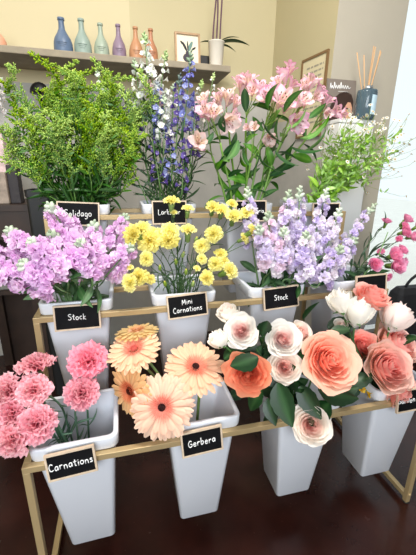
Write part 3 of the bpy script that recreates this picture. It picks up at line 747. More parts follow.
# dark green drooping leaves at the left of that bunch
# --- mini carnations
MC = [carnation_bloom(51, C8(255, 250, 180), C8(252, 240, 138), 34, .12), carnation_bloom(52, C8(255, 248, 168), C8(250, 234, 120), 34, .13)]
MLEAF = lance_leaf(C8(62, 92, 58), C8(84, 112, 76), .04, 1.2, .4)
def branch_spray(name, label, cat, grp, row, c, heads, blooms, stemc, sr, scal=1.04, cal=True, leafm=None, nl=6, up=.35, lsz=(.04, .07), big=1.0):
    """one stem that forks into several heads: heads = (px, py, depth, diameter px, direction)"""
    P = [at(h[0], h[1], h[2]) for h in heads]
    m = sum(P, Vector()) / len(P); b = bucket_c(row, c)
    mouth = Vector((b.x, b.y, b.z + RIMH))
    fork = mouth.lerp(m, .55)
    if len(P) == 1: fork = P[0] - Vector(heads[0][4]).normalized() * .01
    pts = route(row, c, fork, (m - mouth))
    t = thing(name, label, cat, pts[0], grp)
    stem_mesh(t, pts, sr, sr * .75, stemc)
    for (px, py, y, dia, d), p in zip(heads, P):
        d = Vector(d).normalized(); me_ = rnd.choice(blooms); s = size(dia / 2 * big, p) / me_['rad']
        e = p - d * s * 1.15
        if len(P) > 1:
            tg = (pts[-1] - pts[-2]).normalized(); L = (e - fork).length
            stem_mesh(t, bez(fork, fork + tg * L * .4, e - d * L * .4, e, 7), sr * .7, sr * .55, stemc, 'side_stem', 5)
        bl = put('bloom', me_, t, aim(p - pts[0], d, s, rnd.uniform(0, 6)))
        if cal:
            mb = MB(); mb.lathe([(.12, -1.5), (.27, -1.35), (.30, -.8), (.40, -.42), (.3, -.4)], LEAF, C8(128, 158, 80), 8); mb.build('calyx', t, True, aim(p - pts[0], d, s))
    for i in range(nl):
        a, tg = along(pts, .5 + .5 * (i + rnd.random()) / nl)
        put('leaf', leafm, t, aim(a - pts[0], side_dir(tg, GOLD * i, 1.2), rnd.uniform(*lsz), rnd.uniform(0, 6)))
    return t, pts
UPF = (0, -.55, .85); FR = (0, -1, .3); LFT = (-.7, -.6, .4); RGT = (.6, -.6, .5)
MG = 'yellow mini carnations'
def bud_mesh(col, tipc):
    mb = MB(); mb.blob((0, 0, 0), .5, LEAF, col, 8, 6, 1.9); mb.blob((0, 0, .75), .28, PETAL, tipc, 7, 4, 1.3); return mb.mesh('bud')
MBUD = bud_mesh(C8(150, 176, 84), C8(236, 226, 110))
ROSEBUD = bud_mesh(C8(98, 128, 84), C8(222, 96, 134))
for heads, lab in [
    ([(131, 234, 1.08, 20, LFT), (142, 228, 1.12, 18, UPF)], 'yellow mini carnation pair reaching left over the pink stock'),
    ([(150, 240, 1.10, 23, FR), (158, 233, 1.13, 14, UPF)], 'large yellow mini carnation just right of the pair over the stock'),
    ([(170, 230, 1.12, 19, UPF), (169, 240, 1.10, 18, FR)], 'yellow mini carnations stacked under the sign Larkspur'),
    ([(171.5, 200, 1.20, 15, (0, -.2, 1)), (174, 212, 1.2, 7, (0, -.4, 1))], 'upright yellow mini carnation standing tallest in front of the sign Larkspur'),
    ([(188, 208, 1.20, 12, (.1, -.1, 1)), (188, 229, 1.14, 16, (0, -.2, 1))], 'yellow mini carnations seen side-on right of the sign Larkspur'),
    ([(129, 283, 1.00, 17, (-.6, -.7, .1)), (139, 277, 1.02, 17, FR), (150, 279, 1.03, 10, FR)], 'yellow mini carnations hanging low beside the pink stock leaves'),
    ([(146.5, 259, 1.05, 14, FR), (130, 267, 1.04, 7, UPF)], 'single yellow mini carnation in the middle of its left half'),
    ([(202, 246, 1.12, 15, FR), (202, 259, 1.1, 10, FR)], 'yellow mini carnation pair in the middle above the sign Mini Carnations'),
    ([(214, 234, 1.10, 17, FR), (213, 206, 1.22, 14, UPF), (222, 209, 1.21, 14, UPF)], 'yellow mini carnations one below two against the alstroemeria stems'),
    ([(234, 215, 1.18, 16, UPF), (232, 203, 1.22, 10, UPF), (247, 212, 1.17, 14, UPF)], 'yellow mini carnations at the top right below the alstroemeria'),
    ([(254, 231, 1.10, 14, RGT), (245, 238, 1.12, 11, RGT), (259, 238, 1.1, 8, RGT)], 'yellow mini carnations leaning right against the lavender stock'),
    ([(216, 264, 1.05, 15, FR), (221, 253, 1.10, 12, UPF)], 'yellow mini carnations above the right end of the sign Mini Carnations'),
    ([(231, 270, 1.03, 18, RGT), (226, 262, 1.06, 12, RGT)], 'large yellow mini carnation lowest at the right of its bunch'),
    ([(207, 278, 1.02, 14, FR), (197, 268, 1.08, 7, UPF)], 'yellow mini carnation just above the sign Mini Carnations')]:
    branch_spray('mini_carnation', lab, 'mini carnation', MG, 1, 1, heads, MC, C8(70, 98, 56), .0022, 1.02, True, MLEAF, 9, big=1.16)
for i, (px, py, y) in enumerate([(176, 262, 1.12), (183, 255, 1.15), (186, 272, 1.08), (160, 268, 1.1), (193, 284, 1.06), (165, 284, 1.06), (196, 240, 1.16), (178, 240, 1.18)]):
    branch_spray('mini_carnation', 'mini carnation stem still in green bud among the yellow ones', 'mini carnation', 'budded mini carnations', 1, 1, [(px, py, y, 3.6, (rnd.uniform(-.3, .3), -.3, 1))], [MBUD], C8(76, 104, 60), .0019, 1.0, False, MLEAF, 9)
# --- rose-pink sprays on the right
RP = [rose_bloom(61, C8(240, 130, 178), C8(252, 196, 222), C8(248, 164, 204), 18, .9, 1.1, .3, .03), rose_bloom(62, C8(242, 140, 184), C8(253, 206, 228), C8(250, 174, 210), 18, .9, 1.1, .3, .03)]
DLEAF = lance_leaf(C8(60, 84, 62), C8(90, 112, 88), .09, .8, .3)
for heads, lab in [
    ([(386.6, 221, 1.20, 10, (.1, -.2, 1))], 'rose-pink bud on its own stem, nearest to the pillar'),
    ([(407.5, 219, 1.18, 13, (.3, -.5, .8)), (405, 226, 1.17, 9, (0, -.8, .5)), (406, 232, 1.16, 13, (.1, -.9, .4)), (399, 239, 1.16, 8, (-.3, -.6, .5))], 'rose-pink spray of four blooms highest at the right'),
    ([(414, 237, 1.14, 11, (.3, -.8, .3)), (418, 226, 1.16, 9, (.4, -.5, .6))], 'rose-pink spray cut by the right picture edge'),
    ([(395, 255, 1.10, 17, (0, -.85, .5)), (397, 266, 1.08, 19, (.05, -.95, .25)), (403, 250, 1.10, 12, (.3, -.5, .7)), (405, 262, 1.1, 10, (.7, -.6, .1))], 'rose-pink spray with the two largest blooms in the middle'),
    ([(375, 264, 1.08, 15, (-.3, -.9, .3)), (388, 277, 1.04, 9, (0, -.9, -.2)), (381, 252, 1.12, 9, (-.2, -.4, .8))], 'rose-pink spray lowest, in front of the slate sign')]:
    branch_spray('spray_rose', lab, 'spray rose', 'rose-pink spray blooms', 1, 3, heads, RP, C8(78, 104, 66), .0022, 1.0, True, DLEAF, 12, lsz=(.05, .085))
spike('stock', 'bare green stock stem bending right between lavender and rose-pink flowers', 'stock flower', None, 1, 3, at(388, 232, 1.12), at(376, 262, 1.10), F_LAV, .006, 4, SLEAF2, C8(112, 150, 84), C8(120, 150, 120), 12, .55, 3)
# ================================================================== top tier
# --- solidago
def plume(seed):
    r = random.Random(seed); mb = MB(); G1 = C8(172, 202, 64); G2 = C8(108, 160, 48); G3_ = C8(208, 222, 90)
    sway = [Vector((r.uniform(-.05, .05) * k, r.uniform(-.05, .05) * k, k / 6)) for k in range(7)]
    mb.tube(sway, [.012 - .0014 * k for k in range(7)], STEM, C8(110, 146, 66), 5)
    nb = 40
    for i in range(nb):
        q = .04 + .96 * (i + r.random() * .5) / nb; p, tg = along(sway, q); a = GOLD * i
        L = (.20 * (1 - q) ** .9 + .03) * r.uniform(.6, 1.2); o = side_dir(tg, a, 1.0)
        e1 = p + o * L * .55; e2 = p + o * L + tg * L * r.uniform(.0, .45)
        bz = bez(p, p.lerp(e1, .5), e1, e2, 4); mb.tube(bz, .004, STEM, G2, 3, False)
        n = int(4 + 36 * L)
        for j in range(n):
            c, t2 = along(bz, (j + .6) / n); o2 = side_dir(t2, GOLD * j + r.random(), 1.1)
            ln = r.uniform(.022, .040); c2 = c + o2 * ln * .7
            mb.blob(c2, ln * .36, LEAF, mix(mix(G2, G1, r.random() * 1.3), G3_, r.random() * .5 * q), 4, 3, 1.9, o2)
    for i in range(12):
        p, tg = along(sway, .02 + .5 * i / 12); o = side_dir(tg, GOLD * i, .8)
        fn = petal_fn(.20 * r.uniform(.7, 1.1), .018, .1, .5, 0)
        M = aim(p, o)
        mb.grid(lambda u, v: M @ fn(u, v), 4, 2, C8(86, 138, 48), LEAF)
    return mb.mesh('plume')
PLUMES = [plume(71 + i) for i in range(5)]
SOLF = lance_leaf(C8(44, 88, 36), C8(76, 122, 52), .075, .8, .3)
for i in range(48):
    k = i % 24; lay = i // 24
    u = (k + .5 + rnd.uniform(-.4, .4)) / 12 - 1
    px = 71 + u * 82; py = 68 + 20 * abs(u) ** 1.5 + lay * 36 + rnd.uniform(-8, 18)
    y = (1.52 if lay == 0 else 1.42) + rnd.uniform(-.08, .1)
    if i < 8:
        px, py, y = [(38, 57, 1.50), (60, 64, 1.54), (13, 64, 1.5), (88, 68, 1.56), (120, 72, 1.52), (150, 76, 1.5), (-4, 76, 1.48), (103, 70, 1.5)][i]
    tip = at(px, py, y); b = bucket_c(2, 0); ln = rnd.uniform(.19, .27)
    d = Vector(((tip.x - b.x) * .62, (tip.y - b.y) * .5, tip.z - b.z)).normalized()
    base = tip - d * ln; pts = route(2, 0, base, d, bend=.35)
    t = thing('solidago', 'feathery yellow-green solidago stem in the back left bucket', 'solidago', pts[0], 'solidago stems in the back left bucket')
    stem_mesh(t, pts, .0035, .0026, C8(92, 128, 58))
    put('plume', PLUMES[i % 5], t, aim(base - pts[0], d, ln, rnd.uniform(0, 6)))
    for j in range(14):
        a, tg = along(pts, .46 + .54 * (j + rnd.random()) / 14)
        put('leaf', SOLF, t, aim(a - pts[0], side_dir(tg, GOLD * j + i, 1.0), rnd.uniform(.07, .11), rnd.uniform(0, 6)))
# --- larkspur
F_LW = [simple_floret(81, C8(246, 244, 240), C8(230, 236, 214), C8(220, 224, 190)), simple_floret(82, C8(238, 240, 238), C8(214, 226, 200), C8(214, 220, 180))]
F_LB = [simple_floret(83, C8(150, 158, 220), C8(120, 120, 200), C8(226, 226, 240)), simple_floret(84, C8(124, 126, 198), C8(104, 98, 174), C8(220, 220, 240)), simple_floret(85, C8(172, 178, 226), C8(140, 140, 210), C8(226, 226, 240))]
F_LP = [simple_floret(86, C8(104, 84, 160), C8(84, 60, 136), C8(210, 200, 230)), simple_floret(87, C8(122, 104, 176), C8(94, 74, 148), C8(210, 200, 230))]
F_LK = [simple_floret(88, C8(232, 196, 204), C8(220, 186, 190), C8(230, 220, 200))]
LF = lance_leaf(C8(44, 74, 42), C8(70, 102, 62), .055, .9, .3)
for (tx, ty, y, lx, ly, n, fs, fl, bud, lab) in [
    (144, 33, 1.50, 150, 96, 24, .020, F_LW, C8(190, 214, 150), 'tall white larkspur reaching up in front of the terracotta bottles'),
    (166, 51, 1.52, 158, 108, 18, .018, F_LW, C8(196, 216, 150), 'green-white larkspur beside the tallest white one, below the framed print'),
    (191, 51, 1.48, 184, 128, 30, .020, F_LB, C8(150, 170, 150), 'tall blue-violet larkspur reaching up in front of the framed print'),
    (180, 74, 1.46, 176, 150, 18, .019, F_LP, C8(120, 130, 140), 'deep violet larkspur left of the tall blue one'),
    (174, 84, 1.50, 172, 126, 14, .018, F_LW, C8(196, 206, 180), 'white larkspur in the middle between the violet ones'),
    (157, 80, 1.48, 160, 140, 22, .018, F_LB, C8(160, 166, 180), 'pale blue larkspur under the green-white one'),
    (152, 72, 1.52, 154, 110, 12, .018, F_LK, C8(200, 190, 180), 'blush pink larkspur just right of the tall white one'),
    (196, 104, 1.44, 190, 164, 15, .019, F_LP, C8(120, 120, 150), 'dark violet larkspur low beside the alstroemeria'),
    (168, 118, 1.44, 172, 180, 18, .017, F_LB, C8(140, 140, 160), 'lilac larkspur low over the sign Larkspur'),
    (202, 80, 1.54, 196, 128, 14, .016, F_LW, C8(196, 220, 150), 'greenish white larkspur left of the alstroemeria'),
    (214, 73, 1.56, 206, 118, 10, .014, F_LW, C8(206, 226, 150), 'pale green budded larkspur beside the orchid pot'),
    (97, 71, 1.54, 106, 110, 10, .016, F_LW, C8(206, 216, 190), 'white larkspur showing above the solidago'),
    (122, 88, 1.55, 136, 134, 14, .016, F_LP, C8(110, 110, 120), 'dusky violet larkspur between solidago and the tall white one'),
    (150, 128, 1.42, 160, 186, 12, .015, F_LP, C8(90, 100, 90), 'violet larkspur with few blooms low over the bucket rim'),
    (134, 60, 1.52, 142, 112, 16, .018, F_LW, C8(196, 210, 180), 'white larkspur left of the tallest one, against the shelf underside'),
    (164, 96, 1.46, 164, 142, 14, .018, F_LW, C8(196, 210, 180), 'white larkspur in the thick of the bunch over pale blue blooms'),
    (184, 150, 1.42, 182, 192, 9, .016, F_LP, C8(90, 100, 90), 'single violet larkspur bloom stem close above the sign Larkspur')]:
    low = at(lx, ly, y - .03)
    spike('larkspur', lab, 'larkspur', 'larkspur stems', 2, 1, at(tx, ty, y), low, fl, fs * 1.25, n, LF, C8(96, 130, 72), bud, 8, .16, 20, 1.25, (.06, .10), .5, 1.2, .0032)
# --- alstroemeria
PK = C8(244, 168, 206); WH = C8(255, 244, 242); YE = C8(250, 234, 186)
AB = [alstro_bloom(91, PK, WH, YE), alstro_bloom(92, C8(248, 182, 206), WH, YE, .8), alstro_bloom(93, C8(238, 150, 200), C8(255, 236, 242), YE, 1.15), alstro_bloom(94, C8(252, 208, 208), WH, YE, 1.0)]
AL = [lance_leaf(C8(58, 110, 44), C8(92, 146, 64), .15, 1.0, .2), lance_leaf(C8(86, 146, 52), C8(120, 172, 74), .16, 1.3, .2), lance_leaf(C8(40, 84, 44), C8(70, 116, 62), .14, .8, .2)]
def alstro(label, heads, leaves=7):
    heads = heads + [(h[0] + rnd.uniform(-9, 9), h[1] + rnd.uniform(-2, 9), h[2] + rnd.uniform(.02, .08), h[3] * .85, (h[4][0] + rnd.uniform(-.6, .6), h[4][1], h[4][2] + .2), rnd.randrange(4)) for h in heads[:2]]
    P = [at(h[0], h[1], h[2]) for h in heads]; m = sum(P, Vector()) / len(P); b = bucket_c(2, 2)
    mouth = Vector((b.x, b.y, b.z + RIMH)); fork = m - (m - mouth).normalized() * .10 + Vector((0, .03, -.02))
    pts = route(2, 2, fork, Vector(((m - mouth).x, (m - mouth).y, (m - mouth).z * 1.6)), bend=.5)
    t = thing('alstroemeria', label, 'alstroemeria', pts[0], 'pink alstroemeria stems')
    stem_mesh(t, pts, .0052, .0042, C8(122, 164, 72))
    tg = (pts[-1] - pts[-2]).normalized()
    for (px, py, y, dia, d, k), p in zip(heads, P):
        d = Vector(d).normalized(); s = size(dia, p) * .82
        e = p - d * s * .55
        stem_mesh(t, bez(fork, fork + tg * .03, e - d * .03, e, 6), .0022, .0018, C8(120, 156, 70), 'pedicel', 5)
        put('bloom', AB[k], t, aim(p - pts[0], d, s, rnd.uniform(0, 6)))
    for i in range(leaves):
        a, g = along(pts, .62 + .38 * (i + rnd.random()) / leaves)
        put('leaf', AL[i % 3], t, aim(a - pts[0], side_dir(g, GOLD * i, .6), rnd.uniform(.08, .125), rnd.uniform(0, 6)))
    return t
for i in range(1):
    alstro('alstroemeria whose pink star-shaped bloom faces the front over the larkspur', [(198.5, 142, 1.30, 22, (-.1, -1, .25), 3), (204, 112, 1.36, 20, (-.5, -.5, .7), 0)])
    alstro('alstroemeria at the left of its bunch with coral-tinted pink blooms', [(214, 114, 1.36, 22, (-.2, -.7, .6), 3), (204, 100, 1.42, 18, (-.4, -.4, .8), 3), (228, 122, 1.34, 25, (.1, -.75, -.3), 3), (234, 116, 1.38, 16, (.5, -.7, .2), 0)])
    alstro('alstroemeria with upright pink blooms below the orchid pot', [(227, 96, 1.42, 22, (-.1, -.4, .9), 3), (219, 98, 1.46, 18, (-.3, -.3, .8), 0), (236, 103, 1.40, 18, (.2, -.6, .6), 1), (241, 88, 1.48, 16, (0, -.2, 1), 0)])
    alstro('alstroemeria with pink blooms left of the topmost one', [(248, 82, 1.46, 22, (-.2, -.3, .9), 0), (260, 87, 1.44, 20, (.1, -.5, .8), 2), (252, 92, 1.42, 18, (-.3, -.7, .4), 1), (244, 78, 1.52, 16, (-.4, .1, .9), 0)])
    alstro('alstroemeria with the topmost pink bloom against the cream wall', [(286, 74, 1.50, 24, (-.05, -.15, 1), 2), (278, 82, 1.46, 18, (-.5, -.3, .8), 0), (293, 84, 1.44, 18, (.5, -.4, .7), 2), (290, 66, 1.54, 14, (.1, 0, 1), 2)])
    alstro('alstroemeria with a large pink-and-white bloom facing the front in the middle', [(281, 100, 1.32, 27, (-.05, -.8, .6), 0), (272, 92, 1.38, 20, (-.4, -.5, .7), 2), (266, 98, 1.38, 20, (-.5, -.6, .4), 0)])
    alstro('alstroemeria with a drooping lilac-pink bloom hanging low at the front', [(297, 121, 1.28, 25, (.1, -.85, -.25), 2), (302, 101, 1.34, 22, (.3, -.7, .6), 0)])
    alstro('alstroemeria at the upper right in front of the wall frame', [(312, 82, 1.46, 21, (.1, -.4, .9), 0), (305, 86, 1.42, 16, (-.4, -.6, .6), 1), (320, 90, 1.44, 18, (.5, -.5, .6), 2), (316, 98, 1.40, 16, (.2, -.8, .3), 1)])
    alstro('alstroemeria farthest right with lilac-pink blooms beside the magazine', [(328, 100, 1.42, 18, (.3, -.5, .8), 2), (335, 112, 1.38, 20, (.5, -.7, .2), 2), (343, 113, 1.40, 13, (.8, -.4, .1), 2), (327, 113, 1.36, 14, (0, -.8, -.2), 1)])
    alstro('alstroemeria with a small pale bloom nodding low among the stems', [(269.5, 137, 1.30, 17, (0, -.7, -.6), 3), (254, 128, 1.34, 13, (-.3, -.6, .3), 3)])
for (px, py, y, L, d, up, k, q) in [(262, 118, 1.30, 34, (.15, -.25, -1), (1, -.3, 0), 2, .9), (268, 108, 1.30, 32, (-.3, -.4, 1), (0, -1, .2), 0, .9), (286, 128, 1.28, 28, (1, -.3, .1), (0, -.6, -1), 1, .9), (300, 138, 1.30, 30, (1, -.2, -.1), (0, -.7, -.8), 1, .9),
                               (290, 146, 1.30, 34, (.9, -.2, -.6), (0, -.6, -.8), 2, .9), (246, 112, 1.32, 30, (-.3, -.4, 1), (-.4, -1, 0), 2, .9), (308, 118, 1.32, 22, (.8, -.2, .5), (.3, -.8, -.2), 0, .9), (225, 132, 1.34, 30, (-.5, -.4, .6), (-.3, -.8, 0), 2, .9),
                               (238, 140, 1.32, 34, (-.2, -.2, -1), (-.6, -.6, 0), 0, .9), (305, 150, 1.32, 28, (.8, -.3, .2), (0, -.5, -1), 0, .9), (284, 112, 1.30, 30, (.2, -.3, 1), (.3, -1, 0), 0, .9), (316, 130, 1.32, 20, (.9, -.3, .3), (.2, -.7, -.6), 1, .9),
                               (255, 150, 1.34, 36, (.35, -.2, -1), (.8, -.3, 0), 2, .9), (213, 132, 1.36, 28, (-.4, -.3, -.9), (-.6, -.7, 0), 2, .9), (275, 150, 1.34, 30, (.5, -.2, -.9), (.5, -.7, 0), 2, .9)]:
    roots = [o for o in COL.objects if o.name.startswith('alstroemeria') and o.get('group') == 'pink alstroemeria stems']
    p = at(px, py, y); best = min(roots, key=lambda o: min((o.location + ch.matrix_basis.translation - p).length for ch in o.children if ch.name.startswith('bloom')))
    set_leaf(best, AL[k], p, d, (up[0], up[1], abs(up[2]) + .3), size(L, p))
# bare alstroemeria stems filling the bucket: buds only
# --- tiny white daisies
DP, DCEN = daisy(101)
FL = [lance_leaf(C8(160, 204, 88), C8(184, 218, 120), .16, 1.0, .2), lance_leaf(C8(130, 182, 70), C8(160, 200, 100), .12, .9, .2)]
r2 = random.Random(5)
for i in range(14):
    hx, hy = [(350, 128), (362, 122), (374, 126), (386, 122), (398, 128), (404, 142), (390, 150), (376, 148), (360, 146), (346, 150), (335, 136), (384, 168), (368, 170), (330, 158)][i]
    y = 1.44 + r2.uniform(-.1, .1); m = at(hx, hy, y); b = bucket_c(2, 3); mouth = Vector((b.x, b.y, b.z + RIMH))
    fork = mouth.lerp(m, .55); pts = route(2, 3, fork, (m - mouth), bend=.4)
    t = thing('feverfew', 'thin branching stem of tiny white daisies in the back right bucket', 'daisy', pts[0], 'tiny daisy stems in the back right bucket')
    stem_mesh(t, pts, .0026, .002, C8(128, 164, 78)); tg = (pts[-1] - pts[-2]).normalized()
    for j in range(10):
        p = at(hx + r2.gauss(0, 11), hy + r2.gauss(0, 10), y + r2.uniform(-.05, .05)); d = Vector((r2.uniform(-.5, .6), r2.uniform(-.9, .1), r2.uniform(.1, 1))).normalized(); s = r2.uniform(.0075, .0105)
        st = fork.lerp(m, r2.uniform(0, .5)) if j % 2 else fork
        stem_mesh(t, bez(st, st + tg * .04, p - d * .05, p, 6), .0010, .0008, C8(150, 170, 90), 'side_stem', 4)
        for q in range(3):
            a2 = st.lerp(p, .12 + .55 * r2.random()) + Vector((0, 0, -.01)); put('leaf', FL[q % 2], t, aim(a2 - pts[0], (r2.uniform(-1, 1), r2.uniform(-1, .4), r2.uniform(-.2, 1)), r2.uniform(.025, .05), r2.uniform(0, 6)))
        o = put('daisy_head', DP, t, aim(p - pts[0], d, s)); put('centre', DCEN, o)
    for j in range(30):
        a, g = along(pts, .50 + .5 * (j + r2.random()) / 30)
        put('leaf', FL[j % 2], t, aim(a + Vector((r2.uniform(-.02, .02), r2.uniform(-.02, .02), 0)) - pts[0], side_dir(g, GOLD * j, .8), r2.uniform(.04, .075), r2.uniform(0, 6)))
# more blossom at the far left edge, standing behind the solidago
spike('stock', 'white blossom spike cut by the left picture edge behind the solidago', 'stock flower', None, 2, 0, at(1, 78, 1.56), at(-2, 112, 1.52), [stock_floret(49, C8(246, 240, 240), C8(240, 228, 226))], .018, 12, SLEAF, C8(110, 142, 92), BUDW, 6, .15, 3)
# ================================================================== back wall shelf and what stands on it
SY = 2.0; zt = at(0, 44.2, SY).z; zb = at(0, 52, SY).z; SX1 = at(231, 66, SY).x
mb = MB(); mb.box((-1.6, SY, zb), (SX1, YW - .002, zt), SHELFM)
sh = mb.build('wall_shelf', None, False); tag(sh, 'long grey oak floating shelf on the cream back wall', 'shelf'); bevel(sh, .004, 2)
def bottle(px, topy, col, label, hw, y=2.10, lean=0):
    base = at(px, 50, y); base.z = zt; top = at(px, topy, y); h = top.z - zt
    m = plain('glazed ' + label.split()[0] + ' ceramic', col, .45, var=.10, vscale=10)
    base.x = at(px, 47, y).x
    t = thing('bottle', label, 'bottle', base, 'coloured bottles on the wall shelf')
    mb = MB(); r = hw
    mb.lathe([(r * .92, 0), (r, .01), (r, h * .22), (r * .97, h * .34), (r * .82, h * .47), (r * .52, h * .60), (r * .34, h * .70), (r * .29, h * .85), (r * .30, h * .93)], m, n=28)
    mb.build('body', t)
    mb = MB(); mb.lathe([(r * .36, h * .93), (r * .37, h * .95), (r * .36, h * .995), (r * .28, h), (r * .18, h * .985)], m, n=20); mb.build('mouth', t)
    mb = MB(); rr = r + .0006
    for k in range(3):
        z = h * (.30 - .05 * k); w_ = .55 - .14 * k
        mb.tube([(rr * math.sin(a), -rr * math.cos(a), z) for a in [(-w_ + 2 * w_ * q / 8) for q in range(9)]], .0012, plain('label grey', mix(col, (.05, .05, .05), .35), .6), n=4)
    mb.build('label_print', t)
    t.rotation_euler = (0, lean, 0)
bottle(63.5, 18, C8(88, 106, 132), 'slate blue bottle, leftmost of the row on the wall shelf', .046)
bottle(83, 19, C8(140, 156, 146), 'sage grey bottle beside the slate blue one', .043)
bottle(101.5, 23.5, C8(152, 164, 146), 'pale green bottle left of the mauve one', .038)
bottle(119, 24.5, C8(132, 112, 130), 'mauve bottle in the middle of the shelf', .036)
bottle(136, 27, C8(180, 130, 94), 'terracotta bottle right beside the mauve one', .037)
bottle(151, 29, C8(172, 118, 86), 'terracotta bottle, rightmost of the row, behind the tall white larkspur', .036)
bottle(-3, 22, C8(220, 160, 130), 'peach bottle at the left picture edge of the shelf', .046)
# framed print
DARKW = plain('light walnut frame', C8(158, 124, 86), .5, var=.15, vscale=30)
PAPER = plain('cream paper', C8(228, 216, 190), .8); INK = plain('dark ink', C8(40, 40, 44), .8); TEAL = plain('teal ink', C8(104, 132, 124), .8); PLUM = plain('plum ink', C8(62, 56, 66), .8)
fy = 2.10; A = at(175, 30, fy); B = at(200.4, 29.3, fy); fw = (B - A).length; fh = A.z - zt
t = thing('picture_frame', 'small framed botanical print of leaves in a dark vase on the shelf', 'picture', ((A.x + B.x) / 2, fy, zt))
t.rotation_euler = (math.radians(-7), 0, 0)
a = fw / 2; k = .010
mb = MB()
for p, q in (((-a, -.009, 0), (-a + k, .009, fh)), ((a - k, -.009, 0), (a, .009, fh)), ((-a + k, -.009, 0), (a - k, .009, k)), ((-a + k, -.009, fh - k), (a - k, .009, fh))): mb.box(p, q, DARKW)
mb.build('frame', t, False)
mb = MB(); mb.box((-a + k, -.001, k), (a - k, .006, fh - k), PAPER); mb.build('paper', t, False)
mb = MB()
def ell(cx, cz, rx, rz, rot, m, yy):
    mb.poly([(cx + rx * math.cos(q) * math.cos(rot) - rz * math.sin(q) * math.sin(rot), yy, cz + rx * math.cos(q) * math.sin(rot) + rz * math.sin(q) * math.cos(rot)) for q in [2 * PI * i / 18 for i in range(18)]], m)
ell(0, fh * .28, a * .38, fh * .13, 0, PLUM, -.0014); ell(0, fh * .42, a * .16, fh * .07, 0, PLUM, -.0016)
ell(a * .22, fh * .62, a * .13, fh * .17, -.45, TEAL, -.0018); ell(-a * .22, fh * .60, a * .10, fh * .15, .5, INK, -.0017); ell(a * .02, fh * .62, a * .06, fh * .15, .05, INK, -.0019); ell(-a * .42, fh * .70, a * .08, fh * .08, .8, INK, -.0020); ell(a * .48, fh * .56, a * .07, fh * .09, -1.0, INK, -.0021)
mb.build('print', t, False)
# dark small frame leaning behind the pot
p = at(203, 52, 2.16); mb = MB(); mb.box((-.035, -.006, 0), (.045, .006, .085), plain('black card', C8(24, 24, 24), .6))
o = mb.build('display_card', None, False); bevel(o, .002, 2); o.location = (p.x, 2.15, zt); o.rotation_euler = (math.radians(-12), 0, 0); tag(o, 'small black panel leaning on the wall between print and orchid pot', 'card')
# orchid pot
p = at(216, 62, 2.10); pw = size(16, p) / 2; ph = at(216, 42, 2.10).z - zt
POT = plain('white ribbed ceramic', C8(216, 208, 194), .6, bump=.3, bscale=120)
t = thing('orchid', 'orchid with bare purple stems in a white pot at the shelf end', 'potted plant', (p.x, 2.10, zt))
mb = MB(); mb.lathe([(pw * .74, 0), (pw * .78, .004), (pw * .98, ph * .96), (pw * 1.02, ph * .97), (pw * 1.02, ph), (pw * .94, ph), (pw * .9, ph * .86)], POT, n=32)
mb.build('pot', t)
mb = MB(); mb.lathe([(pw * .9, ph * .80), (pw * .4, ph * .9)], plain('bark', C8(70, 52, 40), .9, bump=.8, bscale=80), n=20); mb.build('bark', t)
OST = C8(98, 70, 84)
for (x0, pts_) in ((-.02, [(211, 44), (213, 22), (216, 8), (217, -14)]), (.0, [(216, 44), (217, 26), (219, 10), (217, -16)]), (.02, [(218.5, 44), (220.5, 20), (222, 4), (223, -18)])):
    pts = [at(px, py, 2.10) - t.location for px, py in pts_]; pts[0] = Vector((x0, 0, ph * .85))
    mb = MB(); mb.tube(bez(*pts, 10), .0042, STEM, OST, 6); mb.build('flower_stem', t)
OL = lance_leaf(C8(46, 66, 40), C8(70, 92, 54), .11, .8, .25)
for d, up, L in (((.9, -.15, .55), (.3, -.2, -1), .19), ((.75, -.1, .9), (.5, 0, -.3), .14), ((.9, -.3, .2), (.2, -.2, -1), .12), ((-.5, .3, .5), (-.3, 0, -1), .1)):
    set_leaf(t, OL, Vector((p.x, 2.10, zt + ph * .9)), d, up, L)
# ================================================================== side wall, pillar ledge
# framed notice on the side wall
a0 = Vector((XC, YC)); a1 = Vector((1.11, 1.78)); wd = (a1 - a0).normalized()
def onside(px, py, off=.0):
    d = W2C @ Vector((px - CX, CY - py, -F)); n = Vector((-wd.y, wd.x)); n = n if n.x < 0 else -n
    k = (a0 + n * off).dot(n) - Vector((CAM.x, CAM.y)).dot(n); s = k / (Vector((d.x, d.y)).dot(n)); return CAM + d * s
TL = onside(303.5, 61, .0); TRp = onside(331, 41, .0)
Lw = (Vector((TRp.x, TRp.y)) - Vector((TL.x, TL.y))).length; ztop = TL.z; hN = .42
t = thing('notice_frame', 'brown framed printed notice on the side wall beside the pillar', 'picture', TL)
ang = math.atan2(wd.y, wd.x); t.rotation_euler = (0, 0, ang)
BRN = plain('brown frame wood', C8(120, 92, 60), .5)
k = .012
mb = MB()
for p_, q in (((0, -.012, -hN), (k, -.001, 0)), ((Lw - k, -.012, -hN), (Lw, -.001, 0)), ((k, -.012, -k), (Lw - k, -.001, 0)), ((k, -.012, -hN), (Lw - k, -.001, -hN + k))): mb.box(p_, q, BRN)
mb.build('frame', t, False)
mb = MB(); mb.box((k, -.007, -hN + k), (Lw - k, -.002, -k), plain('notice paper', C8(206, 194, 160), .7)); mb.build('paper', t, False)
mb = MB(); GREY = plain('grey print', C8(150, 144, 128), .8)
for i in range(12):
    x = Lw * .22; z = -.06 - .026 * i
    while x < Lw * .84:
        w_ = rnd.uniform(.012, .04); mb.box((x, -.0078, z), (min(x + w_, Lw * .86), -.0072, z + .009), GREY); x += w_ + .008
mb.build('printed_lines', t, False)
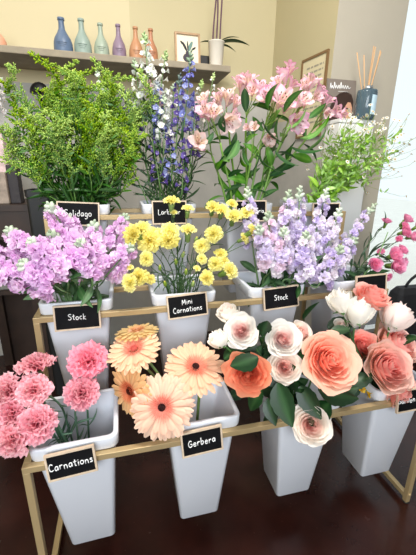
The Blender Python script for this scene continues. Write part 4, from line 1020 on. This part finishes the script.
# white cabinet
CYF = 1.64; ct = at(357, 119, CYF).z; cx0 = at(340, 119, CYF).x; cx1 = at(376, 119, CYF).x
WP = plain('white lacquer', C8(232, 232, 230), .4)
t = thing('white_cabinet', 'tall white cabinet in front of the pillar carrying magazine and diffuser', 'cabinet', ((cx0 + cx1) / 2, CYF + .06, 0))
w2 = (cx1 - cx0) / 2
mb = MB(); mb.box((-w2 + .003, -.055, 0), (w2 - .003, .07, ct - .02), WP); bevel(mb.build('body', t, False), .003)
mb = MB(); mb.box((-w2, -.06, ct - .02), (w2, .075, ct), WP); bevel(mb.build('top', t, False), .003)
mb = MB(); mb.box((-w2 + .012, -.060, .05), (w2 - .012, -.055, ct - .03), WP); bevel(mb.build('door', t, False), .002)
# magazine leaning on the pillar
my = 1.735; b0 = at(331, 118, my); tl = at(328.5, 78, my); tr_ = at(359.5, 71, my); mw = (tr_.x - tl.x) * .98; mh = tl.z - ct + .006
mx0 = tl.x + .004
t = thing('magazine', 'grey magazine with a dark-haired portrait standing behind the diffuser', 'magazine', (mx0 + mw / 2, 1.72, ct)); t.rotation_euler = (math.radians(-9), 0, 0)
mb = MB(); mb.box((-mw / 2, 0, 0), (mw / 2, .006, mh), plain('taupe cover', C8(122, 112, 104), .4)); mb.build('cover', t, False)
HAIR = plain('dark brown print', C8(52, 36, 30), .45); SKIN = plain('skin tone print', C8(196, 148, 120), .45)
mb = MB(); mb.poly([(mw * x, -.0010, mh * z) for x, z in ((-.42, 0), (-.40, .30), (-.28, .52), (-.08, .66), (.14, .72), (.34, .66), (.42, .5), (.40, .3), (.30, .0))], HAIR); mb.build('hair_print', t, False)
mb = MB(); mb.poly([(mw * x, -.0016, mh * z) for x, z in ((.02, 0), (.06, .18), (.12, .34), (.22, .46), (.32, .46), (.38, .34), (.37, .16), (.32, 0))], SKIN)
mb.poly([(mw * x, -.0020, mh * z) for x, z in ((.14, .30), (.20, .33), (.26, .30), (.20, .285))], HAIR); mb.build('face_print', t, False)
mb = MB()
tx = [(-.40, .76), (-.38, .90), (-.35, .76), (-.32, .84), (-.28, .76), (-.25, .92), (-.22, .77), (-.18, .85), (-.14, .77), (-.10, .86), (-.06, .77), (-.03, .93), (0, .78), (.04, .86), (.08, .78), (.12, .86), (.16, .78), (.2, .86), (.24, .79), (.30, .82)]
mb.tube([(mw * x, -.001, mh * z) for x, z in smooth_line(tx)], .0016, CHALK, n=4); mb.tube([(mw * x, -.001, mh * .71) for x in (-.12, .22)], .0009, CHALK, n=4); mb.build('title', t)
# reed diffuser
dy = 1.668; p = at(364, 117, dy); dw = size(19, p) / 2; dh = at(364, 88, dy).z - ct
t = thing('reed_diffuser', 'blue-grey glass reed diffuser with wooden reeds on the white cabinet', 'diffuser', (p.x, dy, ct))
BG = bpy.data.materials.new('blue grey glass'); BG.use_nodes = True; b_ = BG.node_tree.nodes['Principled BSDF']; b_.inputs['Base Color'].default_value = (*C8(104, 128, 142), 1); b_.inputs['Roughness'].default_value = .08; b_.inputs['Transmission Weight'].default_value = .55; b_.inputs['IOR'].default_value = 1.4
mb = MB(); mb.lathe([(dw * .96, 0), (dw, .004), (dw, dh * .86), (dw * .95, dh * .93), (dw * .5, dh * .97), (dw * .42, dh), (dw * .36, dh), (dw * .36, dh * .9)], BG, n=28); mb.build('jar', t)
mb = MB(); mb.lathe([(dw * .46, dh * .965), (dw * .48, dh * .975), (dw * .48, dh * 1.06), (dw * .3, dh * 1.065)], plain('silver collar', C8(190, 194, 198), .3, .8), n=20); mb.build('collar', t)
mb = MB(); q = dw * 1.002; mb.grid(lambda u, v: (q * math.sin(.4 + v * .5), -q * math.cos(.4 + v * .5), dh * (.15 + .6 * u)), 2, 10, (1, 1, 1), plain('pale blue label', C8(196, 222, 236), .4)); mb.build('label', t)
for (px, py) in ((357, 52.5), (364, 55), (374, 46), (375.5, 47), (380.5, 50.5), (381, 52)):
    tip = at(px, py, dy + rnd.uniform(-.015, .03)) - t.location; bs = Vector((-tip.x * .12, 0, .01))
    mb = MB(); mb.tube([bs, bs.lerp(tip, .5), tip], .0026, plain('reed wood', C8(206, 164, 120), .7), n=6); mb.build('reed', t)
# ================================================================== dark console at the left
DKW = plain('dark stained wood', C8(50, 34, 26), .5, var=.25, vscale=12)
gx = at(-60, 205, 1.8).x; gx1 = at(31, 205, 1.8).x; gt = at(10, 205, 1.8).z; gb = at(10, 240, 1.8).z
t = thing('console_table', 'dark stained wooden console against the wall behind the pink stock', 'console', ((gx + gx1) / 2, 2.0, 0)); hwid = (gx1 - gx) / 2
mb = MB(); mb.box((-hwid, -.2, gt - .03), (hwid, .2, gt), DKW); mb.build('top', t, False)
mb = MB(); mb.box((-hwid + .01, -.19, gb), (hwid - .01, .19, gt - .03), DKW); mb.build('drawer_box', t, False)
for sx in (-1, 1):
    for sy in (-1, 1):
        mb = MB(); x = sx * (hwid - .04); y = sy * .16; mb.box((x - .025, y - .025, 0), (x + .025, y + .025, gb), DKW); mb.build('leg', t, False)
lz = at(10, 290, 1.85).z
mb = MB(); mb.box((-hwid + .02, -.17, lz - .02), (hwid - .02, .18, lz), DKW); mb.build('lower_shelf', t, False)
mb = MB(); mb.box((-hwid + .01, .17, .01), (hwid - .01, .18, gb), DKW); mb.build('back_panel', t, False)
def pack(px0, px1, py0, y, col, label, name, h=None, dz=0, rough=.6, d=.08):
    A = at(px0, 200, y); B = at(px1, 200, y); hh = at(px0, py0, y).z - gt - dz
    mb = MB(); mb.box((0, 0, 0), (B.x - A.x, d, hh), plain(name, col, rough, var=.25, vscale=25, bump=.2)); o = mb.build(name, None, False); o.location = (A.x, y, gt + dz); bevel(o, .004, 2); return o
tag(pack(-14, 9, 172, 1.86, C8(150, 134, 120), '', 'beige_package', d=.1), 'beige package on the dark console at the left picture edge', 'package')
tag(pack(10.5, 21, 165, 1.88, C8(40, 34, 36), '', 'dark_package', d=.07), 'dark narrow package beside the beige one on the console', 'package')
tag(pack(-20, 12, 128, 1.99, C8(212, 186, 184), '', 'pink_package', d=.08), 'pale pink package standing behind the beige one', 'package')
bz = lz; A = at(-40, 285, 1.86); B = at(33, 285, 1.86)
mb = MB(); mb.box((0, 0, 0), (B.x - A.x, .2, .045), plain('grey card', C8(120, 118, 112), .7, var=.15)); o = mb.build('grey_box', None, False); o.location = (A.x, 1.86, lz); bevel(o, .003); tag(o, 'flat grey box on the lower shelf of the dark console', 'box')
A = at(24, 192, 1.74); B = at(50, 192, 1.74); bt = at(35, 190, 1.74).z
t = thing('black_bin', 'tall black bin standing on the floor beside the dark console', 'bin', ((A.x + B.x) / 2, 1.82, 0))
mb = MB(); hw = (B.x - A.x) / 2 - .002; BLK = plain('black plastic', C8(16, 16, 17), .5)
loft(mb, [rsq(hw * .9, .075, .012, 0), rsq(hw, .08, .014, bt - .03), rsq(hw - .003, .077, .012, bt - .03), rsq(hw * .88, .07, .01, .01)], BLK, True, True); mb.build('body', t, False)
mb = MB(); loft(mb, [rsq(hw, .08, .014, bt - .03), rsq(hw + .004, .084, .016, bt - .03), rsq(hw + .004, .084, .016, bt), rsq(hw - .003, .077, .012, bt), rsq(hw - .003, .077, .012, bt - .03)], BLK); mb.build('rim', t, False)
# dark dome-topped lamp on the console, showing above the solidago
p = at(34, 88, 1.98); dr = size(10, p); tp = at(34, 75, 1.98).z
t = thing('dome_lamp', 'dark dome showing above the solidago under the wall shelf', 'lamp', (p.x - .0, 2.12, gt))
mb = MB(); mb.lathe([(dr, tp - gt - dr * 1.1)] + [(dr * math.cos(a), tp - gt - dr * 1.1 + dr * 1.1 * math.sin(a)) for a in [PI / 2 * i / 8 for i in range(9)]][1:-1] + [(.004, tp - gt)], BLK, n=28); mb.build('shade', t)
mb = MB(); mb.lathe([(.05, 0), (.05, .012), (.008, .02), (.008, tp - gt - dr)], BLK, n=20); mb.build('stand', t)
# black bag on the floor by the shopfront
p = at(408, 380, 1.62); bw = .17
BAG = plain('black canvas', C8(20, 20, 24), .75, bump=.3, bscale=120)
tz = at(404, 288, 1.62).z
t = thing('black_bag', 'black bag standing on the floor behind the coral roses by the glass', 'bag', (at(421, 330, 1.62).x, 1.70, 0))
mb = MB(); w0 = at(421, 330, 1.62).x - at(392, 330, 1.62).x
loft(mb, [rsq(w0 * .92, .07, .03, 0), rsq(w0, .08, .035, .03), rsq(w0 * .98, .075, .035, tz * .5), rsq(w0 * .82, .055, .03, tz * .88), rsq(w0 * .72, .03, .02, tz * .95)], BAG, True, True); mb.build('body', t, False)
mb = MB(); mb.tube(bez(Vector((-w0 * .5, 0, tz * .93)), Vector((-w0 * .4, -.02, tz * 1.2)), Vector((w0 * .4, -.02, tz * 1.2)), Vector((w0 * .5, 0, tz * .93)), 10), .009, BAG, n=8); mb.build('handle', t)
q = at(413, 318, 1.60) - t.location
mb = MB(); mb.lathe([(.02, 0), (.02, .003), (.017, .004)], WHITEP, n=20); mb.build('badge', t, True, aim(Vector((q.x, -.085, q.z)), (0, -1, 0)))
# ================================================================== light
w = bpy.data.worlds.new('sky'); S.world = w; w.use_nodes = True
bg = w.node_tree.nodes['Background']; bg.inputs['Color'].default_value = (.80, .90, .95, 1); bg.inputs['Strength'].default_value = 1.12
def area(name, loc, target, sx, sy, e, col):
    l = bpy.data.lights.new(name, 'AREA'); l.shape = 'RECTANGLE'; l.size = sx; l.size_y = sy; l.energy = e; l.color = col
    o = bpy.data.objects.new(name, l); COL.objects.link(o); o.location = loc
    o.rotation_euler = (Vector(target) - Vector(loc)).to_track_quat('-Z', 'Y').to_euler(); return o
area('shopfront_daylight', (-.65, -2.45, 2.1), (-.5, 1.2, .9), 2.4, 1.5, 118, (.88, .94, 1))
area('ceiling_lamp', (.3, .55, 2.95), (.3, .8, 0), .4, .4, 52, (1, .97, .92))
area('ceiling_lamp', (-.9, 1.6, 2.95), (-.9, 1.9, 1), .6, .3, 6, (1, .94, .82))
S.view_settings.view_transform = 'Standard'; S.view_settings.look = 'None'; S.view_settings.gamma = 1; S.view_settings.use_curve_mapping = False
S.view_settings.exposure = 0.18
